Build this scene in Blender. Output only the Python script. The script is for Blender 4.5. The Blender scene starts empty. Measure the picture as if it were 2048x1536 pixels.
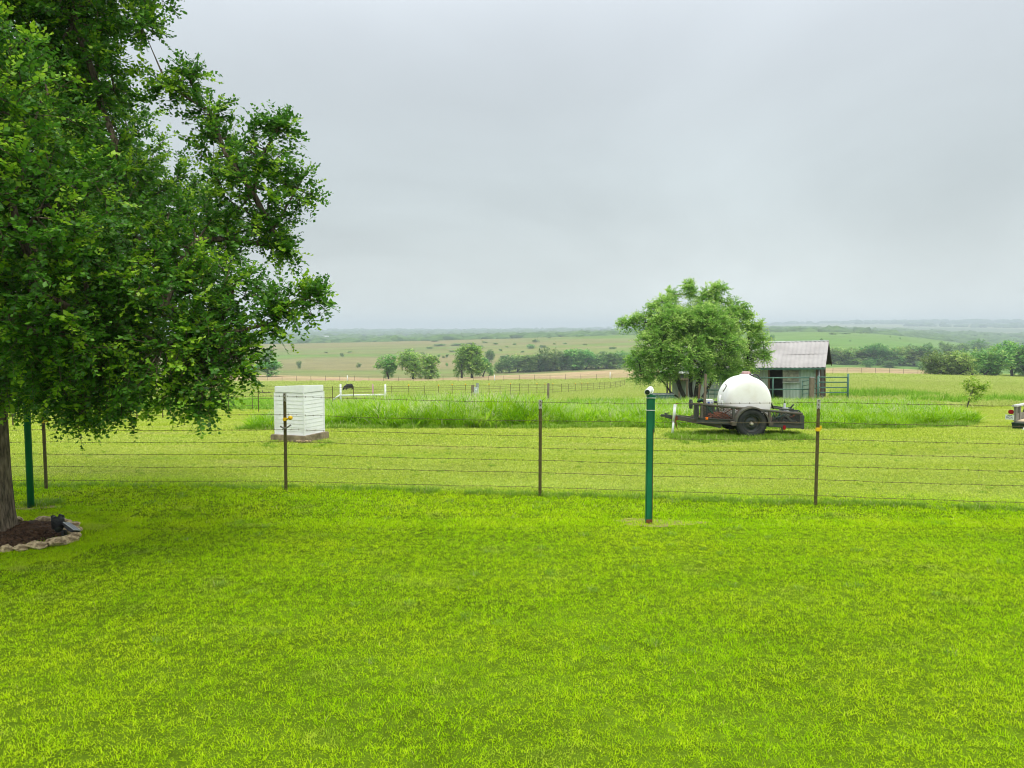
import bpy, bmesh, math, random
import numpy as np
from mathutils import Vector, Matrix, Euler

R = math.radians
rng = np.random.default_rng(7)
random.seed(7)
scene = bpy.context.scene
COL = scene.collection

# ------------------------------------------------------------------ camera geometry
CAMZ = 2.35
FPX = 1540.0
PITCH = math.atan((768 - 665) / FPX)
CP, SP = math.cos(PITCH), math.sin(PITCH)

def ray(px, py):
    u = (px - 1024) / FPX
    v = (768 - py) / FPX
    return np.array([u, CP + v * SP, -SP + v * CP])

def at(px, py, Y):
    d = ray(px, py)
    return np.array([0, 0, CAMZ]) + d * (Y / d[1])

# ------------------------------------------------------------------ terrain
COLS = np.array([-400, 500, 800, 1000, 1200, 1500, 1660, 1800, 1950, 2048, 2500], float)
ROWS = [
    (25,   [842, 842, 842, 842, 842, 842, 841, 841, 841, 841, 841]),
    (32.5, [826, 824, 827, 828, 828, 824, 820, 820, 819, 819, 819]),
    (47,   [812, 810, 810, 807, 806, 803, 800, 798, 798, 800, 802]),
    (65,   [802, 800, 797, 796, 795, 792, 787, 786, 786, 788, 790]),
    (90,   [790, 789, 788, 787, 787, 780, 775, 775, 775, 777, 780]),
    (130,  [776, 775, 777, 778, 778, 768, 762, 762, 763, 765, 768]),
    (180,  [762, 762, 763, 762, 756, 751, 747, 748, 751, 756, 760]),
    (240,  [748, 748, 755, 749, 739, 734, 731, 735, 745, 748, 750]),
    (290,  [764, 764, 768, 764, 757, 752, 750, 753, 760, 762, 766]),
    (380,  [757, 757, 760, 757, 750, 746, 744, 746, 752, 752, 755]),
    (550,  [733, 733, 730, 722, 712, 702, 698, 700, 720, 722, 725]),
    (800,  [706, 705, 700, 694, 687, 679, 674, 680, 702, 706, 710]),
    (1100, [690, 686, 680, 675, 668.5, 663, 660, 668, 688, 700, 705]),
    (1320, [702, 700, 694, 688, 682, 676, 675, 681, 697, 707, 711]),
    (1900, [684, 683, 682, 677, 672, 666, 666, 672, 678, 682, 684]),
    (2800, [676, 675, 674, 672, 668, 661, 659, 662, 666, 668, 670]),
    (4000, [668, 667, 667, 665, 662, 655, 651, 651, 651, 652, 653]),
    (5500, [662, 662, 661.5, 661, 659, 650, 645.5, 644, 642.5, 642, 642]),
    (6600, [664, 664, 664, 663, 661, 653, 648, 647, 646, 646, 646]),
]
def _slope(row):
    v = (768 - np.asarray(row, float)) / FPX
    return (-SP + v * CP) / (CP + v * SP)
_KD = np.log(np.array([12.0, 18.0] + [r[0] for r in ROWS]))
_KS = np.vstack([np.full(len(COLS), -CAMZ / 12.0), np.full(len(COLS), -CAMZ / 18.0)] + [_slope(r[1]) for r in ROWS])
_GD = np.linspace(math.log(12.0), math.log(6600), 500)
_GC = np.linspace(COLS[0], COLS[-1], 120)
_tmp = np.array([np.interp(_GD, _KD, _KS[:, j]) for j in range(len(COLS))]).T
_near = _GD < math.log(18.0)
_tmp[_near] = (-CAMZ / np.exp(_GD[_near]))[:, None]
_G = np.array([np.interp(_GC, COLS, _tmp[i]) for i in range(len(_GD))])
def _sm(a, k, ax):
    pad = [(0, 0), (0, 0)]; pad[ax] = (k, k)
    b = np.pad(a, pad, mode='edge')
    c = np.zeros_like(a)
    for s in range(2 * k + 1):
        c += b[s:s + a.shape[0]] if ax == 0 else b[:, s:s + a.shape[1]]
    return c / (2 * k + 1)
_Gs = _sm(_sm(_G, 5, 0), 4, 0)
_Gs = _sm(_Gs, 3, 1)
_H = CAMZ + _Gs * np.exp(_GD)[:, None]
_H[_GD < math.log(16.0)] = 0

def hgt(x, y):
    x = np.asarray(x, float); y = np.asarray(y, float)
    yy = np.clip(y, 12.01, 6590)
    lx = (np.log(yy) - _GD[0]) / (_GD[1] - _GD[0])
    px = np.clip(1024 + FPX * x / np.maximum(yy, 1), _GC[0], _GC[-1] - 1e-6)
    cx = (px - _GC[0]) / (_GC[1] - _GC[0])
    i = np.clip(lx.astype(int), 0, len(_GD) - 2); f = lx - i
    j = np.clip(cx.astype(int), 0, len(_GC) - 2); g = cx - j
    z = (_H[i, j] * (1 - f) * (1 - g) + _H[i + 1, j] * f * (1 - g) + _H[i, j + 1] * (1 - f) * g + _H[i + 1, j + 1] * f * g)
    und = 0.012 * np.sin(x * 1.3 + 0.7 * y) * np.sin(y * 0.9 - 0.4 * x) + 0.02 * np.sin(x * .31 + 1) * np.sin(y * .37)
    far = np.clip((y - 60) / 200, 0, 1)
    und = und + far * (0.18 * np.sin(x * .061 + y * .013) * np.sin(y * .043 + 1.1) + 0.10 * np.sin(x * .17 + 2.0) * np.sin(y * .11))
    return z + und

def gp(px, py):
    d = ray(px, py)
    t = 2.0
    prev = t
    while t < 6500:
        p = d * t
        if CAMZ + p[2] < hgt(p[0], p[1]):
            a, b = prev, t
            for _ in range(40):
                m = (a + b) / 2
                p = d * m
                if CAMZ + p[2] < hgt(p[0], p[1]): b = m
                else: a = m
            p = d * b
            return np.array([p[0], p[1], float(hgt(p[0], p[1]))])
        prev = t
        t *= 1.004
    p = d * 6000
    return np.array([p[0], p[1], float(hgt(p[0], p[1]))])

def onground(x, y, dz=0.0):
    return np.array([x, y, float(hgt(x, y)) + dz])

# ------------------------------------------------------------------ object helpers
def tag(o, label=None, cat=None, group=None, kind=None):
    if label: o['label'] = label
    if cat: o['category'] = cat
    if group: o['group'] = group
    if kind: o['kind'] = kind
    return o

def thing(name, label, cat, loc=(0, 0, 0), rz=0.0, group=None, rot=None):
    o = bpy.data.objects.new(name, None)
    o.empty_display_size = 0.2
    COL.objects.link(o)
    o.location = Vector([float(v) for v in loc])
    o.rotation_euler = rot if rot is not None else (0, 0, rz)
    return tag(o, label, cat, group)

def dup(root, loc, rz, label=None, scale=None):
    r = root.copy(); COL.objects.link(r)
    r.location = Vector([float(v) for v in loc]); r.rotation_euler = (0, 0, rz)
    if scale is not None: r.scale = scale
    if label: r['label'] = label
    for ch in list(root.children):
        c = ch.copy(); COL.objects.link(c); c.parent = r
        for g in ch.children:
            d = g.copy(); COL.objects.link(d); d.parent = c
    return r

def fast_mesh(name, V, quads=None, tris=None, mat=None, smooth=False, tint=None, qm=None, tm=None):
    me = bpy.data.meshes.new(name)
    V = np.asarray(V, np.float32).reshape(-1, 3)
    q = np.zeros((0, 4), np.int32) if quads is None else np.asarray(quads, np.int32).reshape(-1, 4)
    t = np.zeros((0, 3), np.int32) if tris is None else np.asarray(tris, np.int32).reshape(-1, 3)
    me.vertices.add(len(V)); me.vertices.foreach_set('co', V.ravel())
    nl = q.size + t.size
    me.loops.add(nl)
    me.loops.foreach_set('vertex_index', np.concatenate([q.ravel(), t.ravel()]).astype(np.int32))
    me.polygons.add(len(q) + len(t))
    st = np.concatenate([np.arange(len(q)) * 4, q.size + np.arange(len(t)) * 3]).astype(np.int32)
    me.polygons.foreach_set('loop_start', st)
    if smooth: me.polygons.foreach_set('use_smooth', np.ones(len(st), bool))
    if tint is not None:
        a = me.attributes.new('tint', 'FLOAT', 'POINT')
        a.data.foreach_set('value', np.asarray(tint, np.float32))
    if mat is not None:
        for m in (mat if isinstance(mat, (list, tuple)) else [mat]): me.materials.append(m)
    me.update(calc_edges=True)
    me.validate()
    return me

def link(name, me, parent=None, loc=None):
    o = bpy.data.objects.new(name, me)
    COL.objects.link(o)
    if parent is not None: o.parent = parent
    if loc is not None: o.location = Vector([float(v) for v in loc])
    return o

class MB:
    """Collects boxes, tubes, lathes and builds them as one mesh."""
    def __init__(self):
        self.v = []; self.f = []; self.m = []; self.s = []
    def add(self, vs, fs, mi=0, smooth=False):
        o = len(self.v)
        self.v += [tuple(float(c) for c in p) for p in vs]
        self.f += [tuple(i + o for i in f) for f in fs]
        self.m += [mi] * len(fs); self.s += [smooth] * len(fs)
        return self
    def box(self, c, s, rot=None, mi=0, bev=0.0):
        if bev > 0:
            bm = bmesh.new(); bmesh.ops.create_cube(bm, size=1.0)
            for v in bm.verts: v.co = Vector((v.co.x * s[0], v.co.y * s[1], v.co.z * s[2]))
            bmesh.ops.bevel(bm, geom=list(bm.edges), offset=bev, segments=2, affect='EDGES')
            bm.verts.index_update()
            vs = [v.co.copy() for v in bm.verts]; fs = [[v.index for v in f.verts] for f in bm.faces]
            bm.free()
        else:
            hx, hy, hz = s[0] / 2, s[1] / 2, s[2] / 2
            vs = [Vector((x, y, z)) for x in (-hx, hx) for y in (-hy, hy) for z in (-hz, hz)]
            fs = [(0, 1, 3, 2), (4, 6, 7, 5), (0, 4, 5, 1), (2, 3, 7, 6), (0, 2, 6, 4), (1, 5, 7, 3)]
        if rot is not None:
            M = Euler(rot).to_matrix() if not isinstance(rot, Matrix) else rot
            vs = [M @ v for v in vs]
        vs = [v + Vector(c) for v in vs]
        return self.add(vs, fs, mi)
    def bar(self, a, b, w, h, mi=0, up=(0, 0, 1), bev=0.0):
        a = Vector(a); b = Vector(b); d = (b - a); L = d.length; d.normalize()
        up = Vector(up)
        s = d.cross(up)
        if s.length < 1e-4: s = d.cross(Vector((0, 1, 0)))
        s.normalize(); n = s.cross(d)
        M = Matrix((d, s, n)).transposed()
        return self.box((a + b) / 2, (L, w, h), M, mi, bev)
    def tube(self, pts, r, n=8, mi=0, cap=True, smooth=True):
        pts = [Vector([float(c) for c in p]) for p in pts]
        rs = r if isinstance(r, (list, tuple, np.ndarray)) else [r] * len(pts)
        vs = []; fs = []
        prev = None
        for i, p in enumerate(pts):
            if i == 0: d = pts[1] - p
            elif i == len(pts) - 1: d = p - pts[i - 1]
            else: d = pts[i + 1] - pts[i - 1]
            d.normalize()
            if prev is None:
                a = d.orthogonal().normalized()
            else:
                a = prev - d * prev.dot(d)
                if a.length < 1e-5: a = d.orthogonal()
                a.normalize()
            prev = a
            b = d.cross(a)
            for k in range(n):
                t = 2 * math.pi * k / n
                vs.append(p + (a * math.cos(t) + b * math.sin(t)) * rs[i])
        for i in range(len(pts) - 1):
            for k in range(n):
                fs.append((i * n + k, i * n + (k + 1) % n, (i + 1) * n + (k + 1) % n, (i + 1) * n + k))
        self.add(vs, fs, mi, smooth)
        if cap:
            o = len(self.v) - len(vs)
            self.f.append(tuple(o + k for k in reversed(range(n)))); self.m.append(mi); self.s.append(False)
            e = o + (len(pts) - 1) * n
            self.f.append(tuple(e + k for k in range(n))); self.m.append(mi); self.s.append(False)
        return self
    def lathe(self, prof, c=(0, 0, 0), axis='Y', n=32, mi=0, smooth=True, arc=None):
        """prof: list of (radius, along)."""
        vs = []; fs = []
        a0, a1 = arc if arc else (0, 2 * math.pi)
        cnt = n if not arc else n + 1
        for (r, h) in prof:
            for k in range(cnt):
                t = a0 + (a1 - a0) * k / n
                ca, sa = math.cos(t) * r, math.sin(t) * r
                if axis == 'Y': p = (ca, h, sa)
                elif axis == 'X': p = (h, ca, sa)
                else: p = (ca, sa, h)
                vs.append((p[0] + c[0], p[1] + c[1], p[2] + c[2]))
        for i in range(len(prof) - 1):
            for k in range(n if not arc else n):
                k2 = (k + 1) % n if not arc else k + 1
                fs.append((i * cnt + k, i * cnt + k2, (i + 1) * cnt + k2, (i + 1) * cnt + k))
        return self.add(vs, fs, mi, smooth)
    def build(self, name, mats, parent=None, loc=None):
        me = bpy.data.meshes.new(name)
        me.from_pydata(self.v, [], self.f)
        for m in (mats if isinstance(mats, (list, tuple)) else [mats]): me.materials.append(m)
        me.polygons.foreach_set('material_index', np.array(self.m, np.int32))
        me.polygons.foreach_set('use_smooth', np.array(self.s, bool))
        bm = bmesh.new(); bm.from_mesh(me)
        bmesh.ops.recalc_face_normals(bm, faces=bm.faces)
        bm.to_mesh(me); bm.free()
        me.update()
        return link(name, me, parent, loc)

# ------------------------------------------------------------------ materials
def nt(name):
    m = bpy.data.materials.new(name); m.use_nodes = True
    t = m.node_tree; t.nodes.clear()
    return m, t
def nd(t, typ, **kw):
    n = t.nodes.new(typ)
    for k, v in kw.items():
        if k.startswith('i_'):
            key = k[2:]
            n.inputs[int(key) if key.isdigit() else key].default_value = v
        else: setattr(n, k, v)
    return n
def c4(c): return (c[0], c[1], c[2], 1.0)
def srgb(r, g, b):
    f = lambda v: (v / 255 / 12.92) if v / 255 <= .04045 else ((v / 255 + .055) / 1.055) ** 2.4
    return (f(r), f(g), f(b))

def mat(name, a, b=None, rough=0.7, scale=6.0, detail=6.0, metal=0.0, bump=0.0, bscale=None, spec=0.3, stretch=(1, 1, 1),
        dirt=None, dscale=3.0, damt=0.5, lo=.35, hi=.65):
    m, t = nt(name)
    out = nd(t, 'ShaderNodeOutputMaterial'); p = nd(t, 'ShaderNodeBsdfPrincipled')
    p.inputs['Roughness'].default_value = rough; p.inputs['Metallic'].default_value = metal
    p.inputs['Specular IOR Level'].default_value = spec
    t.links.new(p.outputs[0], out.inputs[0])
    tc = nd(t, 'ShaderNodeTexCoord'); mp = nd(t, 'ShaderNodeMapping')
    mp.inputs['Scale'].default_value = stretch
    t.links.new(tc.outputs['Object'], mp.inputs[0])
    col = None
    if b is None: b = tuple(c * .8 for c in a)
    n1 = nd(t, 'ShaderNodeTexNoise', i_Scale=scale, i_Detail=detail, i_Roughness=.6)
    t.links.new(mp.outputs[0], n1.inputs['Vector'])
    cr = nd(t, 'ShaderNodeValToRGB')
    cr.color_ramp.elements[0].position = lo; cr.color_ramp.elements[1].position = hi
    cr.color_ramp.elements[0].color = c4(a); cr.color_ramp.elements[1].color = c4(b)
    t.links.new(n1.outputs['Fac'], cr.inputs[0]); col = cr.outputs[0]
    if dirt is not None:
        n2 = nd(t, 'ShaderNodeTexNoise', i_Scale=dscale, i_Detail=8.0, i_Roughness=.65)
        t.links.new(mp.outputs[0], n2.inputs['Vector'])
        r2 = nd(t, 'ShaderNodeMapRange', i_1=.5, i_2=.68, i_3=0.0, i_4=damt)
        t.links.new(n2.outputs['Fac'], r2.inputs[0])
        mx = nd(t, 'ShaderNodeMix', data_type='RGBA')
        t.links.new(r2.outputs[0], mx.inputs[0]); t.links.new(col, mx.inputs[6]); mx.inputs[7].default_value = c4(dirt)
        col = mx.outputs[2]
    t.links.new(col, p.inputs['Base Color'])
    if bump:
        n3 = nd(t, 'ShaderNodeTexNoise', i_Scale=bscale or scale * 3, i_Detail=6.0)
        t.links.new(mp.outputs[0], n3.inputs['Vector'])
        bp = nd(t, 'ShaderNodeBump', i_Strength=bump, i_Distance=.02)
        t.links.new(n3.outputs['Fac'], bp.inputs['Height']); t.links.new(bp.outputs[0], p.inputs['Normal'])
    return m

def leaf_mat(name, stops, trans=0.35, rough=.5, objrand=0.0, spec=.25, wscale=0.0, wcol=None, wamt=.5, w2=None):
    """Leaf colour from the per-leaf tint; part of the light passes through."""
    m, t = nt(name)
    out = nd(t, 'ShaderNodeOutputMaterial'); p = nd(t, 'ShaderNodeBsdfPrincipled')
    p.inputs['Roughness'].default_value = rough; p.inputs['Specular IOR Level'].default_value = spec
    at_ = nd(t, 'ShaderNodeAttribute', attribute_name='tint')
    cr = nd(t, 'ShaderNodeValToRGB')
    el = cr.color_ramp.elements
    while len(el) < len(stops): el.new(.5)
    for e, (pos, c) in zip(el, stops): e.position = pos; e.color = c4(c)
    t.links.new(at_.outputs['Fac'], cr.inputs[0])
    col = cr.outputs[0]
    if objrand:
        oi = nd(t, 'ShaderNodeObjectInfo')
        h = nd(t, 'ShaderNodeHueSaturation')
        r1 = nd(t, 'ShaderNodeMapRange', i_3=1 - objrand, i_4=1 + objrand)
        t.links.new(oi.outputs['Random'], r1.inputs[0]); t.links.new(r1.outputs[0], h.inputs['Value'])
        m7 = nd(t, 'ShaderNodeMath', operation='MULTIPLY', i_1=7.31); fr = nd(t, 'ShaderNodeMath', operation='FRACT')
        t.links.new(oi.outputs['Random'], m7.inputs[0]); t.links.new(m7.outputs[0], fr.inputs[0])
        r2 = nd(t, 'ShaderNodeMapRange', i_3=.47, i_4=.53)
        t.links.new(fr.outputs[0], r2.inputs[0]); t.links.new(r2.outputs[0], h.inputs['Hue'])
        t.links.new(col, h.inputs['Color']); col = h.outputs[0]
    if wcol is not None:
        g = nd(t, 'ShaderNodeNewGeometry')
        n1 = nd(t, 'ShaderNodeTexNoise', i_Scale=wscale, i_Detail=5.0, i_Roughness=.6)
        t.links.new(g.outputs['Position'], n1.inputs['Vector'])
        r3 = nd(t, 'ShaderNodeMapRange', i_1=.4, i_2=.62, i_3=0.0, i_4=wamt)
        t.links.new(n1.outputs['Fac'], r3.inputs[0])
        mx = nd(t, 'ShaderNodeMix', data_type='RGBA')
        t.links.new(r3.outputs[0], mx.inputs[0]); t.links.new(col, mx.inputs[6]); mx.inputs[7].default_value = c4(wcol)
        col = mx.outputs[2]
        for (sc2, c2, am2, lo2, hi2) in (w2 or ()):
            n2 = nd(t, 'ShaderNodeTexNoise', i_Scale=sc2, i_Detail=4.0, i_Roughness=.6)
            ad = nd(t, 'ShaderNodeVectorMath', operation='ADD'); ad.inputs[1].default_value = (sc2 * 31, 7, 3)
            t.links.new(g.outputs['Position'], ad.inputs[0]); t.links.new(ad.outputs[0], n2.inputs['Vector'])
            r4 = nd(t, 'ShaderNodeMapRange', i_1=lo2, i_2=hi2, i_3=0.0, i_4=am2); t.links.new(n2.outputs['Fac'], r4.inputs[0])
            m4 = nd(t, 'ShaderNodeMix', data_type='RGBA'); t.links.new(r4.outputs[0], m4.inputs[0]); t.links.new(col, m4.inputs[6]); m4.inputs[7].default_value = c4(c2)
            col = m4.outputs[2]
    t.links.new(col, p.inputs['Base Color'])
    tr = nd(t, 'ShaderNodeBsdfTranslucent')
    t.links.new(col, tr.inputs[0])
    ms = nd(t, 'ShaderNodeMixShader', i_0=trans)
    t.links.new(p.outputs[0], ms.inputs[1]); t.links.new(tr.outputs[0], ms.inputs[2])
    t.links.new(ms.outputs[0], out.inputs[0])
    return m

# ------------------------------------------------------------------ world, sun, camera
def make_world():
    w = bpy.data.worlds.new("World"); scene.world = w; w.use_nodes = True
    t = w.node_tree; t.nodes.clear()
    out = nd(t, 'ShaderNodeOutputWorld'); bg = nd(t, 'ShaderNodeBackground')
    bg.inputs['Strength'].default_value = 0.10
    t.links.new(bg.outputs[0], out.inputs[0])
    sky = nd(t, 'ShaderNodeTexSky', sky_type='NISHITA')
    sky.sun_disc = False; sky.sun_elevation = SUN_EL; sky.sun_rotation = SUN_ROT
    sky.air_density = 1.0; sky.dust_density = 3.0; sky.altitude = 300
    tc = nd(t, 'ShaderNodeTexCoord')
    sx = nd(t, 'ShaderNodeSeparateXYZ'); t.links.new(tc.outputs['Generated'], sx.inputs[0])
    # brightness of the cloud deck with height above the horizon (overcast: the zenith is the brightest)
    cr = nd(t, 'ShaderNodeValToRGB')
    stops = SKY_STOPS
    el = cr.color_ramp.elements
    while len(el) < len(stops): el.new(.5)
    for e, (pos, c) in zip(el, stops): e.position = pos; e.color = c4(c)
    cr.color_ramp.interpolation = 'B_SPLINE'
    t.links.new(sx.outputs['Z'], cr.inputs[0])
    # soft cloud bands: direction projected on a flat deck overhead
    mz = nd(t, 'ShaderNodeMath', operation='MAXIMUM', i_1=0.0); t.links.new(sx.outputs['Z'], mz.inputs[0])
    az = nd(t, 'ShaderNodeMath', operation='ADD', i_1=0.30); t.links.new(mz.outputs[0], az.inputs[0])
    dx = nd(t, 'ShaderNodeMath', operation='DIVIDE'); t.links.new(sx.outputs['X'], dx.inputs[0]); t.links.new(az.outputs[0], dx.inputs[1])
    dy = nd(t, 'ShaderNodeMath', operation='DIVIDE'); t.links.new(sx.outputs['Y'], dy.inputs[0]); t.links.new(az.outputs[0], dy.inputs[1])
    cb = nd(t, 'ShaderNodeCombineXYZ'); t.links.new(dx.outputs[0], cb.inputs[0]); t.links.new(dy.outputs[0], cb.inputs[1])
    mp = nd(t, 'ShaderNodeMapping'); mp.inputs['Scale'].default_value = (.62, .62, 1); mp.inputs['Location'].default_value = (3.1, 1.7, 0)
    mp.inputs['Rotation'].default_value = (0, 0, .25)
    t.links.new(cb.outputs[0], mp.inputs[0])
    n1 = nd(t, 'ShaderNodeTexNoise', i_Scale=1.15, i_Detail=5.0, i_Roughness=.5, i_Distortion=.5)
    t.links.new(mp.outputs[0], n1.inputs['Vector'])
    r1 = nd(t, 'ShaderNodeMapRange', i_1=.3, i_2=.7, i_3=.85, i_4=1.14)
    t.links.new(n1.outputs['Fac'], r1.inputs[0])
    # where the deck is thin the light is whiter and brighter to the left
    mul = nd(t, 'ShaderNodeVectorMath', operation='MULTIPLY')
    t.links.new(cr.outputs[0], mul.inputs[0])
    cc = nd(t, 'ShaderNodeCombineXYZ')
    for k in range(3): t.links.new(r1.outputs[0], cc.inputs[k])
    t.links.new(cc.outputs[0], mul.inputs[1])
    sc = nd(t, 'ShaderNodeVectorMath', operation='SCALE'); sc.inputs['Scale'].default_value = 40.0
    t.links.new(mul.outputs[0], sc.inputs[0])
    mx = nd(t, 'ShaderNodeMix', data_type='RGBA'); mx.inputs[0].default_value = 0.94
    t.links.new(sky.outputs[0], mx.inputs[6]); t.links.new(sc.outputs[0], mx.inputs[7])
    t.links.new(mx.outputs[2], bg.inputs['Color'])

SUN_EL = R(62); SUN_AZ = R(150)      # azimuth measured from +Y towards +X
SUN_ROT = SUN_AZ
# colours are the radiance / 4 (ramp colours stay below 1)
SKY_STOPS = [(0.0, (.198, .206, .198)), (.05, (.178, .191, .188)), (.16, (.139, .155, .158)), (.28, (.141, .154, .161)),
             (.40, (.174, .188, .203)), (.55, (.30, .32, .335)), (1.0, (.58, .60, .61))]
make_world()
sd = bpy.data.lights.new('sun', 'SUN'); sd.energy = 1.5; sd.angle = R(22); sd.color = (1.0, .95, .86)
so = bpy.data.objects.new('sun', sd); COL.objects.link(so)
sv = Vector((math.sin(SUN_AZ) * math.cos(SUN_EL), math.cos(SUN_AZ) * math.cos(SUN_EL), math.sin(SUN_EL)))
so.rotation_euler = sv.to_track_quat('Z', 'Y').to_euler()
so.location = (0, 0, 30)

cd = bpy.data.cameras.new('camera'); cam = bpy.data.objects.new('camera', cd); COL.objects.link(cam)
cd.sensor_width = 36; cd.lens = 36 * FPX / 2048; cd.clip_end = 20000; cd.clip_start = 0.05
cam.location = (0, 0, CAMZ); cam.rotation_euler = (R(90) - PITCH, 0, 0)
scene.camera = cam
scene.view_settings.view_transform = 'Standard'; scene.view_settings.look = 'None'
scene.view_settings.exposure = 0.2; scene.view_settings.gamma = 1.0
cy = scene.cycles
cy.max_bounces = 6; cy.diffuse_bounces = 3; cy.glossy_bounces = 2; cy.transmission_bounces = 4; cy.transparent_max_bounces = 8
cy.volume_bounces = 0; cy.filter_width = 1.1
cy.use_denoising = True; cy.denoiser = 'OPENIMAGEDENOISE'; cy.denoising_input_passes = 'RGB_ALBEDO_NORMAL'; cy.denoising_prefilter = 'ACCURATE'
try:
    cy.use_adaptive_sampling = True; cy.adaptive_threshold = 0.015
except Exception: pass

# ------------------------------------------------------------------ ground sheet
def vnoise(x, y, s, seed=0):
    """Smooth value noise in numpy."""
    x = np.asarray(x) * s + 17.3 * seed; y = np.asarray(y) * s - 9.1 * seed
    xi = np.floor(x).astype(np.int64); yi = np.floor(y).astype(np.int64)
    fx = x - xi; fy = y - yi
    fx = fx * fx * (3 - 2 * fx); fy = fy * fy * (3 - 2 * fy)
    def h(a, b):
        n = (a * 374761393 + b * 668265263 + seed * 974634777) & 0xffffffff
        n = ((n ^ (n >> 13)) * 1274126177) & 0xffffffff
        return ((n ^ (n >> 16)) & 0xffff) / 65535.0
    return (h(xi, yi) * (1 - fx) + h(xi + 1, yi) * fx) * (1 - fy) + (h(xi, yi + 1) * (1 - fx) + h(xi + 1, yi + 1) * fx) * fy
def fbm(x, y, s, seed=0, o=4):
    t = 0; a = .5
    for k in range(o):
        t = t + a * vnoise(x, y, s * 2 ** k, seed + k); a *= .5
    return t / (1 - .5 ** o)
def sstep(a, b, x):
    t = np.clip((x - a) / (b - a), 0, 1)
    return t * t * (3 - 2 * t)
def lerp(a, b, t): return a + (b - a) * t[..., None]

def fence_y(x):            # the front wire fence line
    return np.interp(x, [-14.5, -6.9, -3.3, .4, 4.1, 8.2], [11.95, 11.58, 11.5, 11.08, 10.5, 9.75])

def zone_colour(x, y):
    px = 1024 + FPX * x / np.maximum(y, 1)
    n1 = fbm(x, y, .02, 1); n2 = fbm(x, y * 2.2, .006, 5); n3 = fbm(x, y, .12, 9)
    c = np.zeros(x.shape + (3,)) + np.array([.085, .14, .008])
    lawn2 = np.array([.20, .27, .04])
    c = lerp(c, lawn2, sstep(0, .8, y - fence_y(x)))
    past = np.array([.21, .32, .05]); past2 = np.array([.28, .31, .12])
    pc = lerp(past[None, :] + 0 * c, past2, sstep(.4, .6, n1) * sstep(45, 80, y))
    fieldr = np.array([.26, .31, .07]); fieldr2 = np.array([.22, .285, .06])
    fr = lerp(fieldr + 0 * c, fieldr2, sstep(.35, .65, fbm(x * .25, y, .05, 3)))
    pc = lerp(pc, fr, sstep(1240, 1330, px))
    c = lerp(c, pc, sstep(36, 42, y))
    # brighter mown strip before the far fence
    c = lerp(c, np.array([.27, .36, .08]), sstep(128, 136, y) * (1 - sstep(165, 172, y)) * sstep(600, 800, px) * .8)
    tan = np.array([.40, .29, .175]); tan2 = np.array([.33, .30, .13])
    tc = lerp(tan + 0 * c, tan2, sstep(.35, .65, n3) * .6)
    c = lerp(c, tc, sstep(172, 184, y + 8 * (n3 - .5)) * (1 - sstep(1880, 1930, px)))
    # opposite hillside
    hg = np.array([.125, .22, .038]); ht = np.array([.25, .195, .10]); hg2 = np.array([.165, .225, .052])
    hc = lerp(hg + 0 * c, hg2, sstep(.35, .6, fbm(x * .6, y, .012, 21)))
    k = sstep(.36, .56, fbm(x * .35, y, .0055, 31)) * (1 - sstep(850, 1300, px)) * sstep(330, 480, y)
    hc = lerp(hc, ht, k * .78)
    k2 = sstep(.5, .66, fbm(x * .35, y, .008, 41)) * .55
    hc = lerp(hc, ht, k2 * (1 - sstep(1250, 1500, px) * .7))
    hc = lerp(hc, np.array([.13, .235, .06]), sstep(1350, 1560, px) * .65)
    c = lerp(c, hc, sstep(255, 280, y))
    fa = np.array([.13, .18, .07]); fb = np.array([.26, .28, .13])
    fc = lerp(fa + 0 * c, fb, sstep(.5, .62, fbm(x * .4, y, .0022, 51)))
    c = lerp(c, fc, sstep(1200, 1350, y))
    return c

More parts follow.
